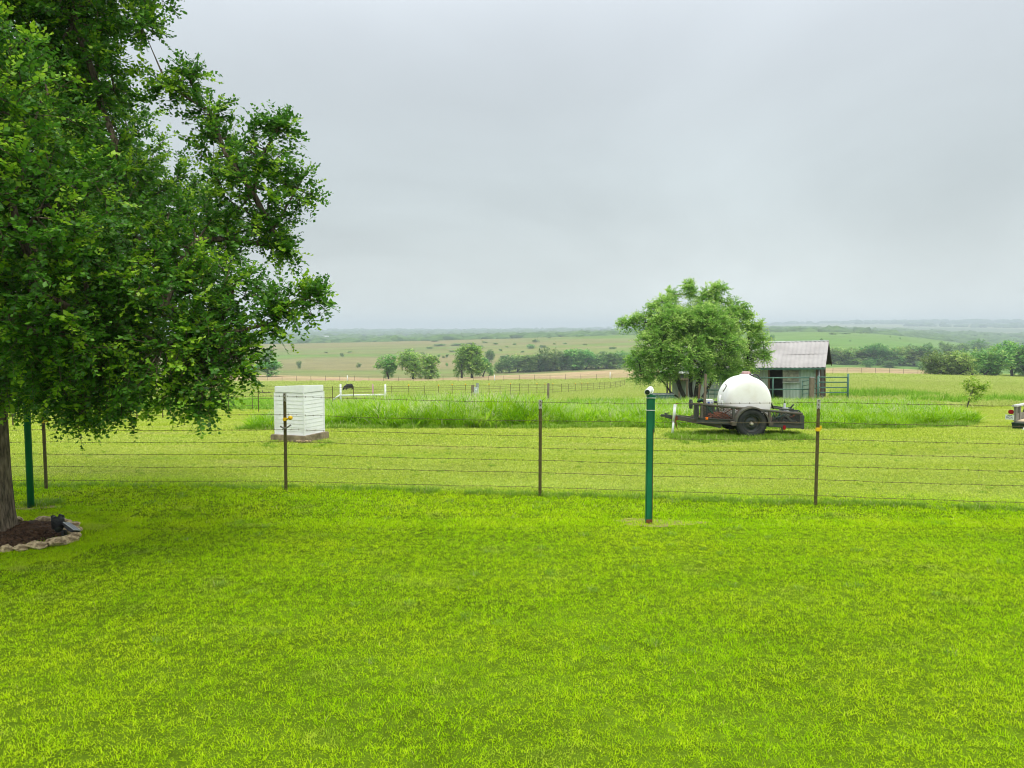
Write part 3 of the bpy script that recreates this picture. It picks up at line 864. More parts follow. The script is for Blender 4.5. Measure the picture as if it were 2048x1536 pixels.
def tree_meshes(name, trunks, lobes, n_tips, step, r_tip, bark, leafm, leaf, shoot_len, shoots, droop=.15, min_trunk=.0, expo=2.35,
                seed=1, inner=.55, leaf_gap=.022, shape=(.30, .45), sides=5, flare=0.0, upright=.15, new_growth=.25, limb_max=0.0, fork=.2, tipmin=3):
    """trunks: list of polylines from the ground; lobes: (centre, radius[, zscale]). Returns branch mesh, leaf mesh."""
    rg = np.random.default_rng(seed)
    S = Skel()
    for tr in trunks:
        pr = -1
        for p in tr: pr = S.add(p, pr)
    base = np.asarray(trunks[0][0], float)
    plen = {}
    def nearest(t, wt=.25):
        P = np.array(S.p)
        d = np.linalg.norm(P - t, axis=1) + wt * np.linalg.norm(P - base, axis=1)
        d[P[:, 2] < base[2] + fork] += 50
        for tr0 in starts: d[tr0] += 100
        return int(np.argmin(d))
    starts = []
    k = 0
    for tr in trunks:
        starts.append(k); k += len(tr)
    def path(i, t, st, wob):
        a = S.p[i]; par = S.par[i]
        d0 = (a - S.p[par]) if par >= 0 else np.array([0, 0, 1.0])
        d0 = d0 / (np.linalg.norm(d0) + 1e-9)
        L = np.linalg.norm(t - a)
        if L < 1e-4: return i
        d1 = (t - a) / L
        c1 = a + (d0 * .45 + d1 * .55) * L * .35
        c2 = a + (t - a) * .7 + np.array([0, 0, .06 * L])
        n = max(1, int(L / st))
        pr = i
        for s in range(1, n + 1):
            u = s / n
            p = (1 - u) ** 3 * a + 3 * (1 - u) ** 2 * u * c1 + 3 * (1 - u) * u * u * c2 + u ** 3 * t
            if s < n: p = p + rg.normal(0, wob * st, 3)
            pr = S.add(p, pr)
        return pr
    lobes = [(np.asarray(l[0], float), l[1], (l[2] if len(l) > 2 else 1.0)) for l in lobes]
    order = sorted(range(len(lobes)), key=lambda i: np.linalg.norm(lobes[i][0] - base))
    for i in order:
        path(nearest(lobes[i][0], .3), lobes[i][0], step * 1.5, .16)
    tot = sum(l[1] ** 2 for l in lobes)
    tips = []
    for li, (c, r, zs) in enumerate(lobes):
        m = max(tipmin, int(n_tips * r * r / tot))
        u = rg.normal(0, 1, (m * 2, 3)); u /= np.linalg.norm(u, axis=1)[:, None]
        rad = r * (.45 + .6 * rg.random(m * 2) ** .7)
        p = c + u * rad[:, None] * np.array([1, 1, zs])
        ok = np.ones(len(p), bool)
        for lj, (c2, r2, z2) in enumerate(lobes):
            if lj != li: ok &= np.linalg.norm((p - c2) / np.array([1, 1, z2]), axis=1) > inner * r2
        p = p[ok][:m]; uu = u[ok][:m]
        for a, b in zip(p, uu): tips.append((np.linalg.norm(a - c), a, b, li))
    tips.sort(key=lambda t: t[0])
    ends = []
    for (dd, a, b, li) in tips:
        if a[2] < base[2] + .25: continue
        e = path(nearest(a, .12), a, step, .18)
        ends.append((e, b))
    P = np.array(S.p); par = np.array(S.par)
    # leaves
    LP = []; LA = []; LS = []; LL = []; LT = []
    stems = []
    for (e, b) in ends:
        pr = par[e]
        seg = P[e] - P[pr]; seg = seg / (np.linalg.norm(seg) + 1e-9)
        bright = rg.random() < new_growth  # some shoots carry new growth: lighter, yellower leaves
        for s in range(shoots):
            src = P[e] if s < shoots - 1 or pr < 0 else P[pr]
            d = b * .55 + seg * .55 + rg.normal(0, .55, 3) + np.array([0, 0, upright])
            d /= np.linalg.norm(d)
            ln = shoot_len * rg.uniform(.6, 1.2)
            m = max(4, int(ln / leaf_gap))
            u = (np.arange(m) + .6) / m
            pos = src + d * (u * ln)[:, None] + np.array([0, 0, -1.0]) * (droop * ln * u ** 2)[:, None]
            dirv = d + np.array([0, 0, -1.0]) * (2 * droop * u)[:, None]
            dirv /= np.linalg.norm(dirv, axis=1)[:, None]
            nrm = np.array([0, 0, 1.0]) + rg.normal(0, .35, 3)
            side = np.cross(dirv, nrm); side /= np.linalg.norm(side, axis=1)[:, None] + 1e-9
            sg = np.where(np.arange(m) % 2 == 0, 1.0, -1.0)[:, None]
            ax = dirv * .55 + side * sg * .85 + rg.normal(0, .28, (m, 3))
            ax /= np.linalg.norm(ax, axis=1)[:, None]
            nn = nrm + rg.normal(0, .45, (m, 3))
            sd_ = np.cross(ax, nn); sd_ /= np.linalg.norm(sd_, axis=1)[:, None] + 1e-9
            LP.append(pos); LA.append(ax); LS.append(sd_); LL.append(leaf * rg.uniform(.65, 1.15, m) * np.where(u > .85, .75, 1.0))
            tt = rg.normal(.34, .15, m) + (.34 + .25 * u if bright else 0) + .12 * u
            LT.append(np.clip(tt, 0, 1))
            stems.append((src, src + d * ln * .5 - np.array([0, 0, droop * ln * .25]), src + d * ln - np.array([0, 0, droop * ln]), e))
    LP = np.concatenate(LP); LA = np.concatenate(LA); LS = np.concatenate(LS); LL = np.concatenate(LL)[:, None]; LT = np.concatenate(LT)
    N = np.cross(LA, LS)
    w, f = shape
    V = np.stack([LP, LP + LA * LL * f + LS * LL * w + N * LL * .10, LP + LA * LL + N * LL * -.06, LP + LA * LL * f - LS * LL * w + N * LL * .10], 1).reshape(-1, 3)
    b0 = np.arange(len(LP)) * 4
    T = np.concatenate([np.stack([b0, b0 + 1, b0 + 2], -1), np.stack([b0, b0 + 2, b0 + 3], -1)])
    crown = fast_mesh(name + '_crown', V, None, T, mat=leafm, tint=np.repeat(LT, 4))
    # branches
    cnt = np.zeros(len(P))
    for (e, _) in ends: cnt[e] += 1
    for i in range(len(P) - 1, -1, -1):
        if par[i] >= 0: cnt[par[i]] += max(cnt[i], .5)
    rad = r_tip * np.maximum(cnt, .5) ** (1 / expo)
    zb = base[2]
    rad = np.where(cnt > .25 * len(ends) / max(1, len(trunks)), np.maximum(rad, min_trunk * np.clip(1.0 - .12 * (P[:, 2] - zb), .55, 1)), rad)
    if limb_max: rad[np.arange(len(P)) >= k] = np.minimum(rad[np.arange(len(P)) >= k], limb_max)
    if flare:
        rad = rad * (1 + flare * np.exp(-np.clip(P[:, 2] - zb, 0, 9) / .16) * (cnt > .2 * len(ends) / max(1, len(trunks))))
    BV = []; BQ = []; BT = []
    ringof = {}
    big = np.full(len(P), -1)
    for i in range(len(P)):
        if par[i] >= 0:
            j = par[i]
            if big[j] < 0 or rad[i] > rad[big[j]]: big[j] = i
    def ring(p, d, r, n):
        d = d / (np.linalg.norm(d) + 1e-9)
        a = np.cross(d, [.31, .95, .05]); a /= np.linalg.norm(a) + 1e-9
        b = np.cross(d, a)
        o = sum(len(x) for x in BV) if False else ring.c
        t = np.arange(n) * 2 * np.pi / n
        rr = r * (1 + (.10 * np.sin(3 * t + p[2] * 2) + .06 * np.sin(5 * t + p[2] * 5) if n > 7 else 0))
        BV.append(p + np.cos(t)[:, None] * a * np.reshape(rr, (-1, 1)) + np.sin(t)[:, None] * b * np.reshape(rr, (-1, 1)))
        ring.c += n
        return o
    ring.c = 0
    for i in range(len(P)):
        j = par[i]
        if j < 0:
            continue
        n = 12 if rad[i] > .06 else (sides if rad[i] > r_tip * 1.6 else 3)
        d = P[i] - P[j]
        key = ringof.get(j)
        if big[j] == i and key is not None and key[1] == n: o1 = key[0]
        else: o1 = ring(P[j], d, rad[j] if big[j] == i else min(rad[i] * 1.15, rad[j]), n)
        nxt = big[i]
        dd = d / (np.linalg.norm(d) + 1e-9) + ((P[nxt] - P[i]) / (np.linalg.norm(P[nxt] - P[i]) + 1e-9) if nxt >= 0 else 0)
        o2 = ring(P[i], dd, rad[i], n)
        ringof[i] = (o2, n)
        for k in range(n): BQ.append((o1 + k, o1 + (k + 1) % n, o2 + (k + 1) % n, o2 + k))
    for (a, m_, z, e) in stems:
        d = z - a
        o1 = ring(a, d, r_tip * .55, 3); o2 = ring(m_, d, r_tip * .45, 3); o3 = ring(z, d, r_tip * .2, 3)
        for (p_, q_) in ((o1, o2), (o2, o3)):
            for k in range(3): BQ.append((p_ + k, p_ + (k + 1) % 3, q_ + (k + 1) % 3, q_ + k))
    br = fast_mesh(name + '_trunk', np.concatenate(BV), np.array(BQ), None, mat=bark, smooth=True)
    print(name, 'leaves', len(LP), 'nodes', len(P), 'trunk r', rad[1])
    return br, crown

bark_m = mat('elm_bark', (.05, .04, .03), (.24, .185, .13), rough=.95, scale=9, stretch=(4, 4, .7), bump=1.0, bscale=16, spec=.1)
bark_f = mat('grey_bark', (.05, .045, .038), (.11, .10, .085), rough=.95, scale=8, stretch=(3, 3, .6), spec=.1)
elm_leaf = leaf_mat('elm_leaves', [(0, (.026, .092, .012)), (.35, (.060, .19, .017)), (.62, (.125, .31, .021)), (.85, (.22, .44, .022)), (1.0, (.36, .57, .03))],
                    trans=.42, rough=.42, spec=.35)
pecan_leaf = leaf_mat('pecan_leaves', [(0, (.14, .31, .05)), (.4, (.27, .50, .08)), (.7, (.40, .64, .12)), (1.0, (.56, .74, .20))], trans=.48)

def build_elm():
    D0 = 8.72
    bx = (-19 - 1024) / FPX * D0
    base = np.array([bx, D0, 0.0])
    L = []
    def lobe(px, py, d, rpx, zs=1.0):
        if py >= 735: py -= 30
        L.append((at(px, py, d) - base, rpx * d / FPX, zs))
    for a in [(0, 100, 8.8, 195), (150, 45, 8.5, 75), (190, 160, 8.6, 70), (378, 155, 8.6, 24), (335, 172, 8.6, 20), (285, 55, 8.5, 22),
              (225, 355, 8.7, 78), (450, 305, 8.6, 52), (420, 222, 8.6, 16), (530, 300, 8.5, 44), (558, 255, 8.5, 12), (505, 385, 8.6, 84), (595, 375, 8.6, 28),
              (545, 462, 8.6, 20), (568, 498, 8.6, 8), (395, 480, 8.2, 80), (465, 585, 7.9, 52), (575, 605, 7.7, 36), (628, 608, 7.7, 20), (550, 645, 7.7, 22),
              (330, 610, 7.8, 140), (440, 670, 7.6, 70), (490, 720, 7.6, 26), (330, 735, 7.5, 105), (120, 825, 7.7, 40), (330, 815, 7.5, 40), (20, 800, 8.0, 50), (425, 790, 7.4, 36), (410, 838, 7.4, 18), (180, 750, 7.8, 105),
              (250, 835, 7.6, 36), (165, 860, 7.6, 24), (110, 800, 7.9, 50), (40, 740, 8.2, 90), (90, 590, 7.1, 170), (-210, 300, 8.7, 320), (-160, 650, 8.4, 190),
              (150, 350, 10.6, 190), (40, 470, 6.9, 200), (290, 500, 10.2, 170), (-110, -150, 8.6, 280), (130, -140, 8.6, 190), (-60, 250, 7.0, 210),
              (200, 700, 9.8, 120), (60, 640, 10.4, 170)]:
        lobe(*a)
    top = np.array([-.05, .1, 2.0])
    trunk = [(0, 0, -.1), (0, 0, .08), (.0, 0, .3), (-.03, .01, .7), (-.06, .02, 1.2), (-.05, .05, 1.6), (0, .1, 2.0), (.05, .15, 2.6), (.02, .1, 3.4), (-.1, .1, 4.4), (-.2, 0, 5.6)]
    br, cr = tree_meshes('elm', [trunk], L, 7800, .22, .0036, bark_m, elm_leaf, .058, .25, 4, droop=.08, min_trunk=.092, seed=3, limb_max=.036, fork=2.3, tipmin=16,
                         leaf_gap=.020, inner=.5, flare=.55, new_growth=.26, shape=(.37, .5))
    t = thing('elm_tree', 'large leafy elm tree whose low crown fills the upper left of the photo', 'tree', base)
    link('trunk', br, t); link('crown', cr, t)
    return base

def build_shed_tree():
    D0 = 44.0
    g = gp(1385, 797); base = np.array([g[0] * D0 / g[1], D0, 0]); base[2] = float(hgt(base[0], D0)) - .05
    L = []
    for (px, py, r, dd) in [(1385, 650, 56, 0), (1300, 645, 30, .3), (1268, 646, 13, .4), (1250, 650, 9, .4), (1330, 612, 24, -.3), (1418, 608, 30, .5), (1377, 588, 13, 0), (1377, 574, 6, 0), (1436, 580, 13, 0), (1418, 583, 10, 0), (1342, 592, 8, 0), (1308, 612, 10, 0), (1462, 612, 12, 0), (1482, 618, 9, 0), (1498, 634, 10, 0), (1465, 640, 32, -.4),
                        (1500, 662, 20, .2), (1515, 655, 8, 0), (1526, 684, 10, 0), (1530, 712, 8, 0), (1320, 690, 52, -.8), (1278, 722, 26, -.5), (1435, 685, 58, -.9), (1500, 705, 26, .5), (1380, 705, 48, -1.6),
                        (1325, 738, 34, -.9), (1283, 752, 20, 0), (1450, 735, 38, -.4), (1490, 735, 20, .4), (1385, 660, 50, 1.8), (1330, 660, 40, 1.7), (1440, 655, 45, 1.6), (1405, 745, 22, -1.4), (1345, 640, 40, -1.2), (1415, 640, 42, -1.3)]:
        L.append((at(px, py, D0 + dd) - base, r * .80 * D0 / FPX, .72))
    tr = []
    for (b, e1, e2) in [((-.25, 0), (-.7, .9), (-1.3, 2.4)), ((0, .1), (-.1, 1.0), (-.15, 2.6)), ((.2, -.1), (.3, 1.0), (.5, 2.6)), ((.45, .1), (.9, .9), (1.5, 2.2)), ((-.5, .15), (-1.2, .7), (-2.0, 1.7)), ((.05, -.25), (.1, .9), (.2, 2.2))]:
        y0 = b[1]
        tr.append([(b[0], y0, -.15), (b[0] * .7 + e1[0] * .3, y0, .35), (e1[0], y0 * 1.5, e1[1]), ((e1[0] + e2[0]) / 2 + .05, y0 * 2, (e1[1] + e2[1]) / 2), (e2[0], y0 * 3, e2[1])])
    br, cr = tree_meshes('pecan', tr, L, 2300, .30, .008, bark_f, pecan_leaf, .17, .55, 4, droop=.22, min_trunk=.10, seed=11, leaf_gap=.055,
                         shape=(.22, .45), inner=.5, new_growth=.4, upright=.25, tipmin=18)
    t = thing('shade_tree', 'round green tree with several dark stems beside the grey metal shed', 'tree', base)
    link('trunk', br, t); link('crown', cr, t)

def far_proto(name, kind, seed):
    """A field tree about 1 unit high and wide; its copies are scaled to size."""
    rg = np.random.default_rng(seed)
    L = []
    if kind == 'round':
        for k in range(13):
            a = rg.random() * 6.28; rr = rg.uniform(.1, .33); L.append(((rr * math.cos(a), rr * math.sin(a), rg.uniform(.22, .82)), rg.uniform(.15, .25)))
        tr = [[(0, 0, -.03), (.01, 0, .12), (0, .01, .3), (0, 0, .5)]]
    elif kind == 'open':
        for k in range(12):
            a = rg.random() * 6.28; rr = rg.uniform(.05, .36); z = rg.uniform(.25, .88); L.append(((rr * math.cos(a) * (1.1 - .5 * abs(z - .6)), rr * math.sin(a), z), rg.uniform(.09, .18)))
        tr = [[(0, 0, -.03), (.01, 0, .1), (0, .01, .28), (0, 0, .6)], [(.03, .02, -.03), (.05, .02, .12), (.12, .02, .4)]]
    elif kind == 'tall':
        for k in range(12):
            z = rg.uniform(.15, .9); rr = rg.uniform(0, .22) * (1 - .5 * z); a = rg.random() * 6.28; L.append(((rr * math.cos(a), rr * math.sin(a), z), rg.uniform(.10, .17)))
        tr = [[(0, 0, -.03), (0, 0, .12), (0, .01, .4), (0, 0, .75)]]
    else:  # bush: foliage down to the ground
        for k in range(14):
            a = rg.random() * 6.28; rr = rg.uniform(.1, .36); L.append(((rr * math.cos(a), rr * math.sin(a), rg.uniform(.12, .78 - rr * .6)), rg.uniform(.15, .24)))
        tr = [[(0, 0, -.03), (.01, 0, .08), (0, .01, .2), (0, 0, .4)]]
    L = [(np.array(c), r) for c, r in L]
    br, cr = tree_meshes(name, tr, [(c * 10, r * 10) for c, r in L], 230, 1.2, .03, bark_f, FARLEAF[kind], .62, 1.5, 3, droop=.12, min_trunk=.16, seed=seed,
                         leaf_gap=.24, shape=(.34, .5), inner=.45, new_growth=.35, sides=4)
    for me in (br, cr):
        n = len(me.vertices); co = np.zeros(n * 3, np.float32); me.vertices.foreach_get('co', co); me.vertices.foreach_set('co', co * .1); me.update()
    return br, cr
FARLEAF = {
    'round': leaf_mat('oak_leaves', [(0, (.075, .20, .035)), (.45, (.13, .31, .055)), (.8, (.21, .42, .08)), (1.0, (.34, .52, .12))], trans=.3, objrand=.28),
    'open': leaf_mat('mesquite_leaves', [(0, (.13, .27, .045)), (.45, (.21, .40, .065)), (.8, (.32, .52, .10)), (1.0, (.42, .58, .14))], trans=.35, objrand=.2),
    'tall': leaf_mat('hackberry_leaves', [(0, (.10, .23, .035)), (.45, (.17, .36, .055)), (.8, (.26, .47, .085)), (1.0, (.38, .55, .13))], trans=.3, objrand=.2),
    'bush': leaf_mat('brush_leaves', [(0, (.10, .23, .04)), (.45, (.17, .34, .06)), (.8, (.27, .46, .095)), (1.0, (.40, .55, .15))], trans=.3, objrand=.3),
}

def build_far_trees():
    protos = {}
    for kind, ss in (('round', (21, 22, 23)), ('open', (31, 32)), ('tall', (41, 42)), ('bush', (51, 52))):
        protos[kind] = [far_proto('field_%s' % kind, kind, s) for s in ss]
    names = {'round': 'oak_tree', 'open': 'field_tree', 'tall': 'hackberry_tree', 'bush': 'shrub'}
    def place(kind, px, py, hpx, wpx, label, group=None, back=0.0):
        g = gp(px, py)
        if back:
            d = g[:2] / np.linalg.norm(g[:2]); q = g[:2] + d * back
            sc_ = (g[1] + back) / g[1]
            z = CAMZ + (g[2] - CAMZ) * sc_
            g = np.array([q[0], q[1], min(z, float(hgt(q[0], q[1])))]) if False else np.array([q[0], q[1], float(hgt(q[0], q[1]))])
        h = hpx * g[1] / FPX; w = wpx * g[1] / FPX * (1.38 if kind in ('open', 'tall') else 1.0)
        if back:   # taller, because its foot is out of sight below the brow
            toprow = py - hpx
            h = max(h * .6, float(at(px, toprow, g[1])[2] - g[2]))
        br, cr = random.choice(protos[kind])
        nm = names[kind]
        t = thing(nm, label, 'shrub' if kind == 'bush' else 'tree', g, random.random() * 6.28, group)
        t.scale = (w, w, h * 1.02)
        link('crown', cr, t)
        if hpx > 11: link('trunk', br, t)
        return t
    G = 'trees of the creek at the far left'
    for i, (px, py, h, w, k) in enumerate([(405, 753, 26, 46, 'round'), (440, 754, 24, 44, 'round'), (470, 754, 20, 40, 'bush'), (500, 754, 24, 42, 'bush')]):
        place(k, px, py, h, w, 'low creek tree under the elm crown behind the pink grass strip', G, 20)
    place('round', 537, 756, 34, 66, 'dark rounded tree at the right end of the left creek clump', back=12)
    place('open', 533, 733, 33, 28, 'grey green tree on the slope above the left creek clump')
    place('round', 598, 737, 15, 12, 'small dark oval tree alone on the left hillside')
    place('bush', 684, 713, 8, 9, 'small pale round bush alone high on the left hillside')
    place('open', 717, 736, 10, 9, 'tiny lone tree left of the three open trees')
    place('open', 777, 758, 44, 42, 'slender open tree leftmost of the three in mid field')
    place('open', 826, 758, 53, 62, 'wide fan shaped tree in the middle of the three in mid field')
    place('tall', 860, 758, 50, 50, 'leaning green tree rightmost of the three in mid field')
    place('open', 924, 756, 60, 44, 'tall thin tree left of the dark tree behind the grey electric box')
    place('tall', 944, 756, 62, 62, 'tall dark tree behind the grey electric box')
    place('round', 966, 754, 38, 44, 'lower dark tree leaning on the right of the tall dark tree')
    place('bush', 979, 752, 18, 18, 'pale yellow green bush at the foot of the tall dark tree')
    place('round', 978, 724, 24, 27, 'rounded grey green tree upslope right of the tall dark tree')
    G = 'trees of the mid field wood'
    for (px, py, h, w) in [(1004, 748, 30, 26), (1018, 748, 36, 32), (1035, 747, 42, 36), (1058, 747, 38, 42), (1080, 746, 38, 36), (1102, 745, 54, 44), (1122, 744, 40, 38), (1148, 743, 46, 46),
                           (1172, 742, 40, 40), (1196, 741, 36, 40), (1220, 740, 36, 36), (1243, 738, 34, 36), (1262, 737, 32, 36)]:
        place(random.choice(['round', 'bush', 'bush', 'tall']), px, py, h, w * 1.45, 'hazy tree in the low wood between the mid field trees and the shade tree', G, 14)
    G = 'trees of the creek wood right of the shed'
    for (px, py, h, w) in [(1664, 731, 38, 44), (1690, 732, 40, 48), (1716, 732, 38, 50), (1745, 733, 44, 48), (1768, 733, 44, 52), (1800, 734, 44, 50), (1828, 735, 46, 50), (1850, 737, 44, 46)]:
        place(random.choice(['round', 'bush', 'bush']), px, py, h, w * 1.4, 'dense dark tree in the creek wood between the shed and the pale round bush', G, 16)
    G = 'trees of the near wood at the right edge'
    for (px, py, h, w) in [(1872, 750, 52, 46), (1895, 750, 48, 50), (1918, 751, 54, 52), (1945, 751, 58, 54), (1970, 751, 60, 56), (1996, 752, 64, 58), (2024, 752, 66, 60), (2054, 752, 62, 60), (2085, 752, 62, 60)]:
        place(random.choice(['round', 'bush', 'bush']), px, py, h, w * 1.45, 'broad green tree of the nearer wood at the right edge', G)
    G = 'trees behind the right woods'
    for (px, py, h, w) in [(1690, 712, 12, 30), (1755, 703, 15, 34), (1820, 705, 14, 24), (1790, 706, 12, 30), (1895, 706, 18, 34), (1925, 704, 16, 30), (1955, 700, 20, 40), (1985, 702, 14, 30), (2010, 694, 12, 24), (2035, 690, 14, 30), (2060, 690, 14, 30), (1870, 706, 14, 24)]:
        place(random.choice(['round', 'bush']), px, py + 8, h + 8, w, 'hazy tree standing behind the right hand woods on the lower slope', G)
    place('bush', 1740, 735, 19, 26, 'pale yellow green bush in front of the dark creek wood by the shed')
    place('bush', 1785, 735, 16, 40, 'low wide shrub along the pink grass edge in front of the creek wood')
    place('bush', 1838, 738, 17, 23, 'pale round bush at the right end of the pink grass strip')
    place('bush', 1862, 747, 14, 22, 'brownish ragged bush where the pink strip meets the right wood')
    place('bush', 1985, 751, 18, 30, 'pale shrub at the foot of the nearer right wood')
    place('open', 1859, 699, 13, 14, 'left one of two small grey trees on the right hill slope')
    place('open', 1886, 699, 15, 18, 'right one of two small grey trees on the right hill slope')
    place('round', 1543, 685, 15, 16, 'round tree on the hill just above the shed roof')
    place('round', 1642, 685, 8, 7, 'tiny bush on the hill above the right end of the shed roof')
    place('round', 1208, 669, 9, 22, 'dark flat topped clump on the skyline left of the shade tree')
    place('round', 905, 680, 11, 12, 'small square looking tree on the middle skyline')
    place('bush', 1055, 676, 8, 16, 'small dark bush on the skyline in the centre')
    place('bush', 731, 683, 7, 16, 'low dark mound of bush on the left skyline')
    place('bush', 1145, 671, 6, 26, 'long low clump of bushes on the skyline right of centre')
    G = 'shrubs scattered on the hillside'
    lst = [(880, 692, 5, 26), (915, 691, 5, 30), (940, 690, 6, 26), (960, 694, 4, 14), (1070, 685, 8, 16), (1062, 697, 10, 20), (1085, 696, 7, 16), (1014, 695, 4, 8), (1000, 702, 5, 10), (1225, 698, 5, 18), (1108, 689, 4, 8), (1046, 705, 4, 10),
           (895, 715, 8, 8), (887, 716, 6, 8), (878, 714, 6, 7), (893, 733, 9, 7), (1120, 706, 4, 12), (1150, 714, 6, 24), (1180, 712, 5, 20), (905, 704, 4, 18), (925, 700, 4, 20), (1035, 716, 6, 30), (1010, 716, 6, 24), (968, 686, 4, 14),
           (1090, 714, 5, 24), (1130, 688, 3, 10), (1170, 690, 3, 12), (1205, 706, 4, 16), (1240, 712, 5, 20), (990, 689, 4, 12), (1030, 690, 4, 10), (652, 706, 3, 8), (770, 716, 3, 8), (700, 705, 3, 10), (820, 702, 4, 14), (845, 708, 4, 12), (860, 697, 4, 16),
           (1665, 669, 5, 18), (1720, 667, 4, 12), (1735, 667, 4, 12), (1800, 678, 4, 5), (1762, 692, 3, 6), (1866, 668, 4, 12), (1895, 672, 4, 6), (1937, 675, 5, 8), (1780, 675, 3, 4), (1952, 678, 3, 5), (2000, 680, 9, 12), (2030, 684, 8, 14), (1700, 683, 3, 5), (1820, 690, 3, 6),
           (1690, 668, 3, 24), (870, 683, 4, 20), (1100, 676, 4, 14), (1160, 673, 4, 16), (1180, 672, 4, 12)]
    for (px, py, h, w) in lst:
        place('bush', px, py, h, w, 'small dark shrub scattered on the far hillside pasture', G)

    # far woods and hedgerows out to the skyline: nobody could count them
    m, t = nt('far_wood_leaves')
    out = nd(t, 'ShaderNodeOutputMaterial'); p = nd(t, 'ShaderNodeBsdfPrincipled'); p.inputs['Roughness'].default_value = 1; p.inputs['Specular IOR Level'].default_value = 0
    g_ = nd(t, 'ShaderNodeNewGeometry'); n = nd(t, 'ShaderNodeTexNoise', i_Scale=.08, i_Detail=6.0)
    t.links.new(g_.outputs['Position'], n.inputs['Vector']); cr = nd(t, 'ShaderNodeValToRGB')
    cr.color_ramp.elements[0].position = .35; cr.color_ramp.elements[1].position = .65
    cr.color_ramp.elements[0].color = c4((.05, .10, .03)); cr.color_ramp.elements[1].color = c4((.12, .20, .05))
    t.links.new(n.outputs['Fac'], cr.inputs[0]); t.links.new(cr.outputs[0], p.inputs['Base Color']); t.links.new(p.outputs[0], out.inputs[0])
    V = []; T = []
    bm = bmesh.new(); bmesh.ops.create_icosphere(bm, subdivisions=2, radius=1); bm.verts.index_update()
    sv_ = np.array([v.co[:] for v in bm.verts]); sf = np.array([[v.index for v in f.verts] for f in bm.faces]); bm.free()
    o = 0
    rg = np.random.default_rng(5)
    tries = 0; made = 0
    while made < 3600 and tries < 60000:
        tries += 1
        y = math.exp(rg.uniform(math.log(1230), math.log(6300))); x = rg.uniform(-.8, .8) * y
        band = float(fbm(np.array([x * .35]), np.array([y]), .0016, 91)[0])
        pxx = 1024 + FPX * x / y
        thr = .50 if pxx < 1500 else .47
        if band < thr: continue
        w = rg.uniform(9, 26) * (1 + y / 6000); h = rg.uniform(5, 10.5) * (.9 + y / 9000)
        s = sv_ * (1 + rg.normal(0, .16, (len(sv_), 1))) * np.array([w, w * .8, h]) + np.array([x, y, float(hgt(x, y)) + h * .35])
        V.append(s); T.append(sf + o); o += len(s); made += 1
    me = fast_mesh('far_woods', np.concatenate(V), None, np.concatenate(T), mat=m, smooth=False)
    ob = link('far_woods', me); tag(ob, 'hazy blue green woods along the far skyline', kind='stuff')

elm_base = build_elm()
build_shed_tree()
build_far_trees()

# ------------------------------------------------------------------ shared materials of the built things
M = {}
M['post_olive'] = mat('olive_post_paint', srgb(98, 92, 52), srgb(78, 70, 42), .7, 20, dirt=srgb(90, 60, 38), dscale=12, damt=.6)
M['post_tip'] = mat('bare_post_tip', srgb(190, 188, 180), srgb(150, 146, 138), .5, 20, metal=.3)
M['wire'] = mat('rusty_wire', srgb(112, 100, 72), srgb(84, 74, 54), .7, 30, metal=.2)
M['yellow'] = mat('yellow_plastic', srgb(240, 200, 40), srgb(225, 180, 30), .4, 10)
M['green'] = mat('green_pipe_paint', srgb(20, 112, 72), srgb(16, 92, 60), .45, 7, dirt=srgb(30, 70, 50), dscale=5, damt=.4, stretch=(1, 1, .35))
M['rust'] = mat('rust', srgb(128, 72, 44), srgb(84, 52, 36), .9, 14, bump=.3)
M['white_paint'] = mat('white_paint', srgb(232, 234, 232), srgb(214, 216, 214), .45, 3, dirt=srgb(170, 168, 158), dscale=6, damt=.35)
M['white_siding'] = mat('white_siding', (.86, .87, .88), (.80, .81, .82), .38, 2.5, dirt=(.62, .61, .57), dscale=4, damt=.45, spec=.4)
M['concrete'] = mat('old_concrete', srgb(160, 146, 118), srgb(116, 104, 84), .95, 7, dirt=srgb(86, 80, 62), dscale=4, damt=.7, bump=.5)
M['black'] = mat('black_plastic', (.02, .021, .022), (.03, .03, .03), .45, 8)
M['rubber'] = mat('tyre_rubber', (.018, .022, .022), (.03, .032, .03), .85, 12, dirt=(.10, .09, .06), dscale=5, damt=.4, bump=.2)
M['rim'] = mat('dark_steel_rim', (.03, .04, .04), (.055, .06, .055), .5, 9, metal=.4, dirt=srgb(110, 84, 58), dscale=9, damt=.45)
M['hub'] = mat('hub_metal', srgb(200, 196, 180), srgb(140, 130, 110), .5, 14, metal=.3)
M['frame'] = mat('worn_trailer_steel', (.042, .054, .048), (.060, .066, .056), .75, 6, dirt=srgb(96, 76, 60), dscale=5, damt=.3, bump=.2)
M['rail'] = mat('worn_trailer_rail', srgb(78, 82, 74), srgb(94, 84, 72), .7, 8, dirt=srgb(54, 62, 56), dscale=6, damt=.7)
M['tank'] = mat('white_polyethylene', (.86, .85, .82), (.82, .80, .765), .42, 1.6, dirt=(.68, .62, .52), dscale=3, damt=.4, spec=.4)
M['cap'] = mat('pink_grey_cap', srgb(196, 160, 158), srgb(178, 142, 142), .6, 8)
M['wood'] = mat('weathered_grey_wood', srgb(138, 126, 108), srgb(96, 86, 72), .9, 12, stretch=(6, 6, .5), bump=.4)
M['brownwood'] = mat('brown_wood', srgb(116, 92, 72), srgb(80, 64, 50), .9, 12, stretch=(6, 6, .5), bump=.4)
M['orange'] = mat('orange_lens', srgb(245, 130, 30), srgb(230, 110, 20), .3, 8)
M['red'] = mat('red_lens', srgb(176, 28, 44), srgb(140, 20, 34), .25, 8)
M['heap'] = mat('rusty_brown_heap', srgb(140, 74, 44), srgb(84, 48, 32), .95, 18, bump=.6)
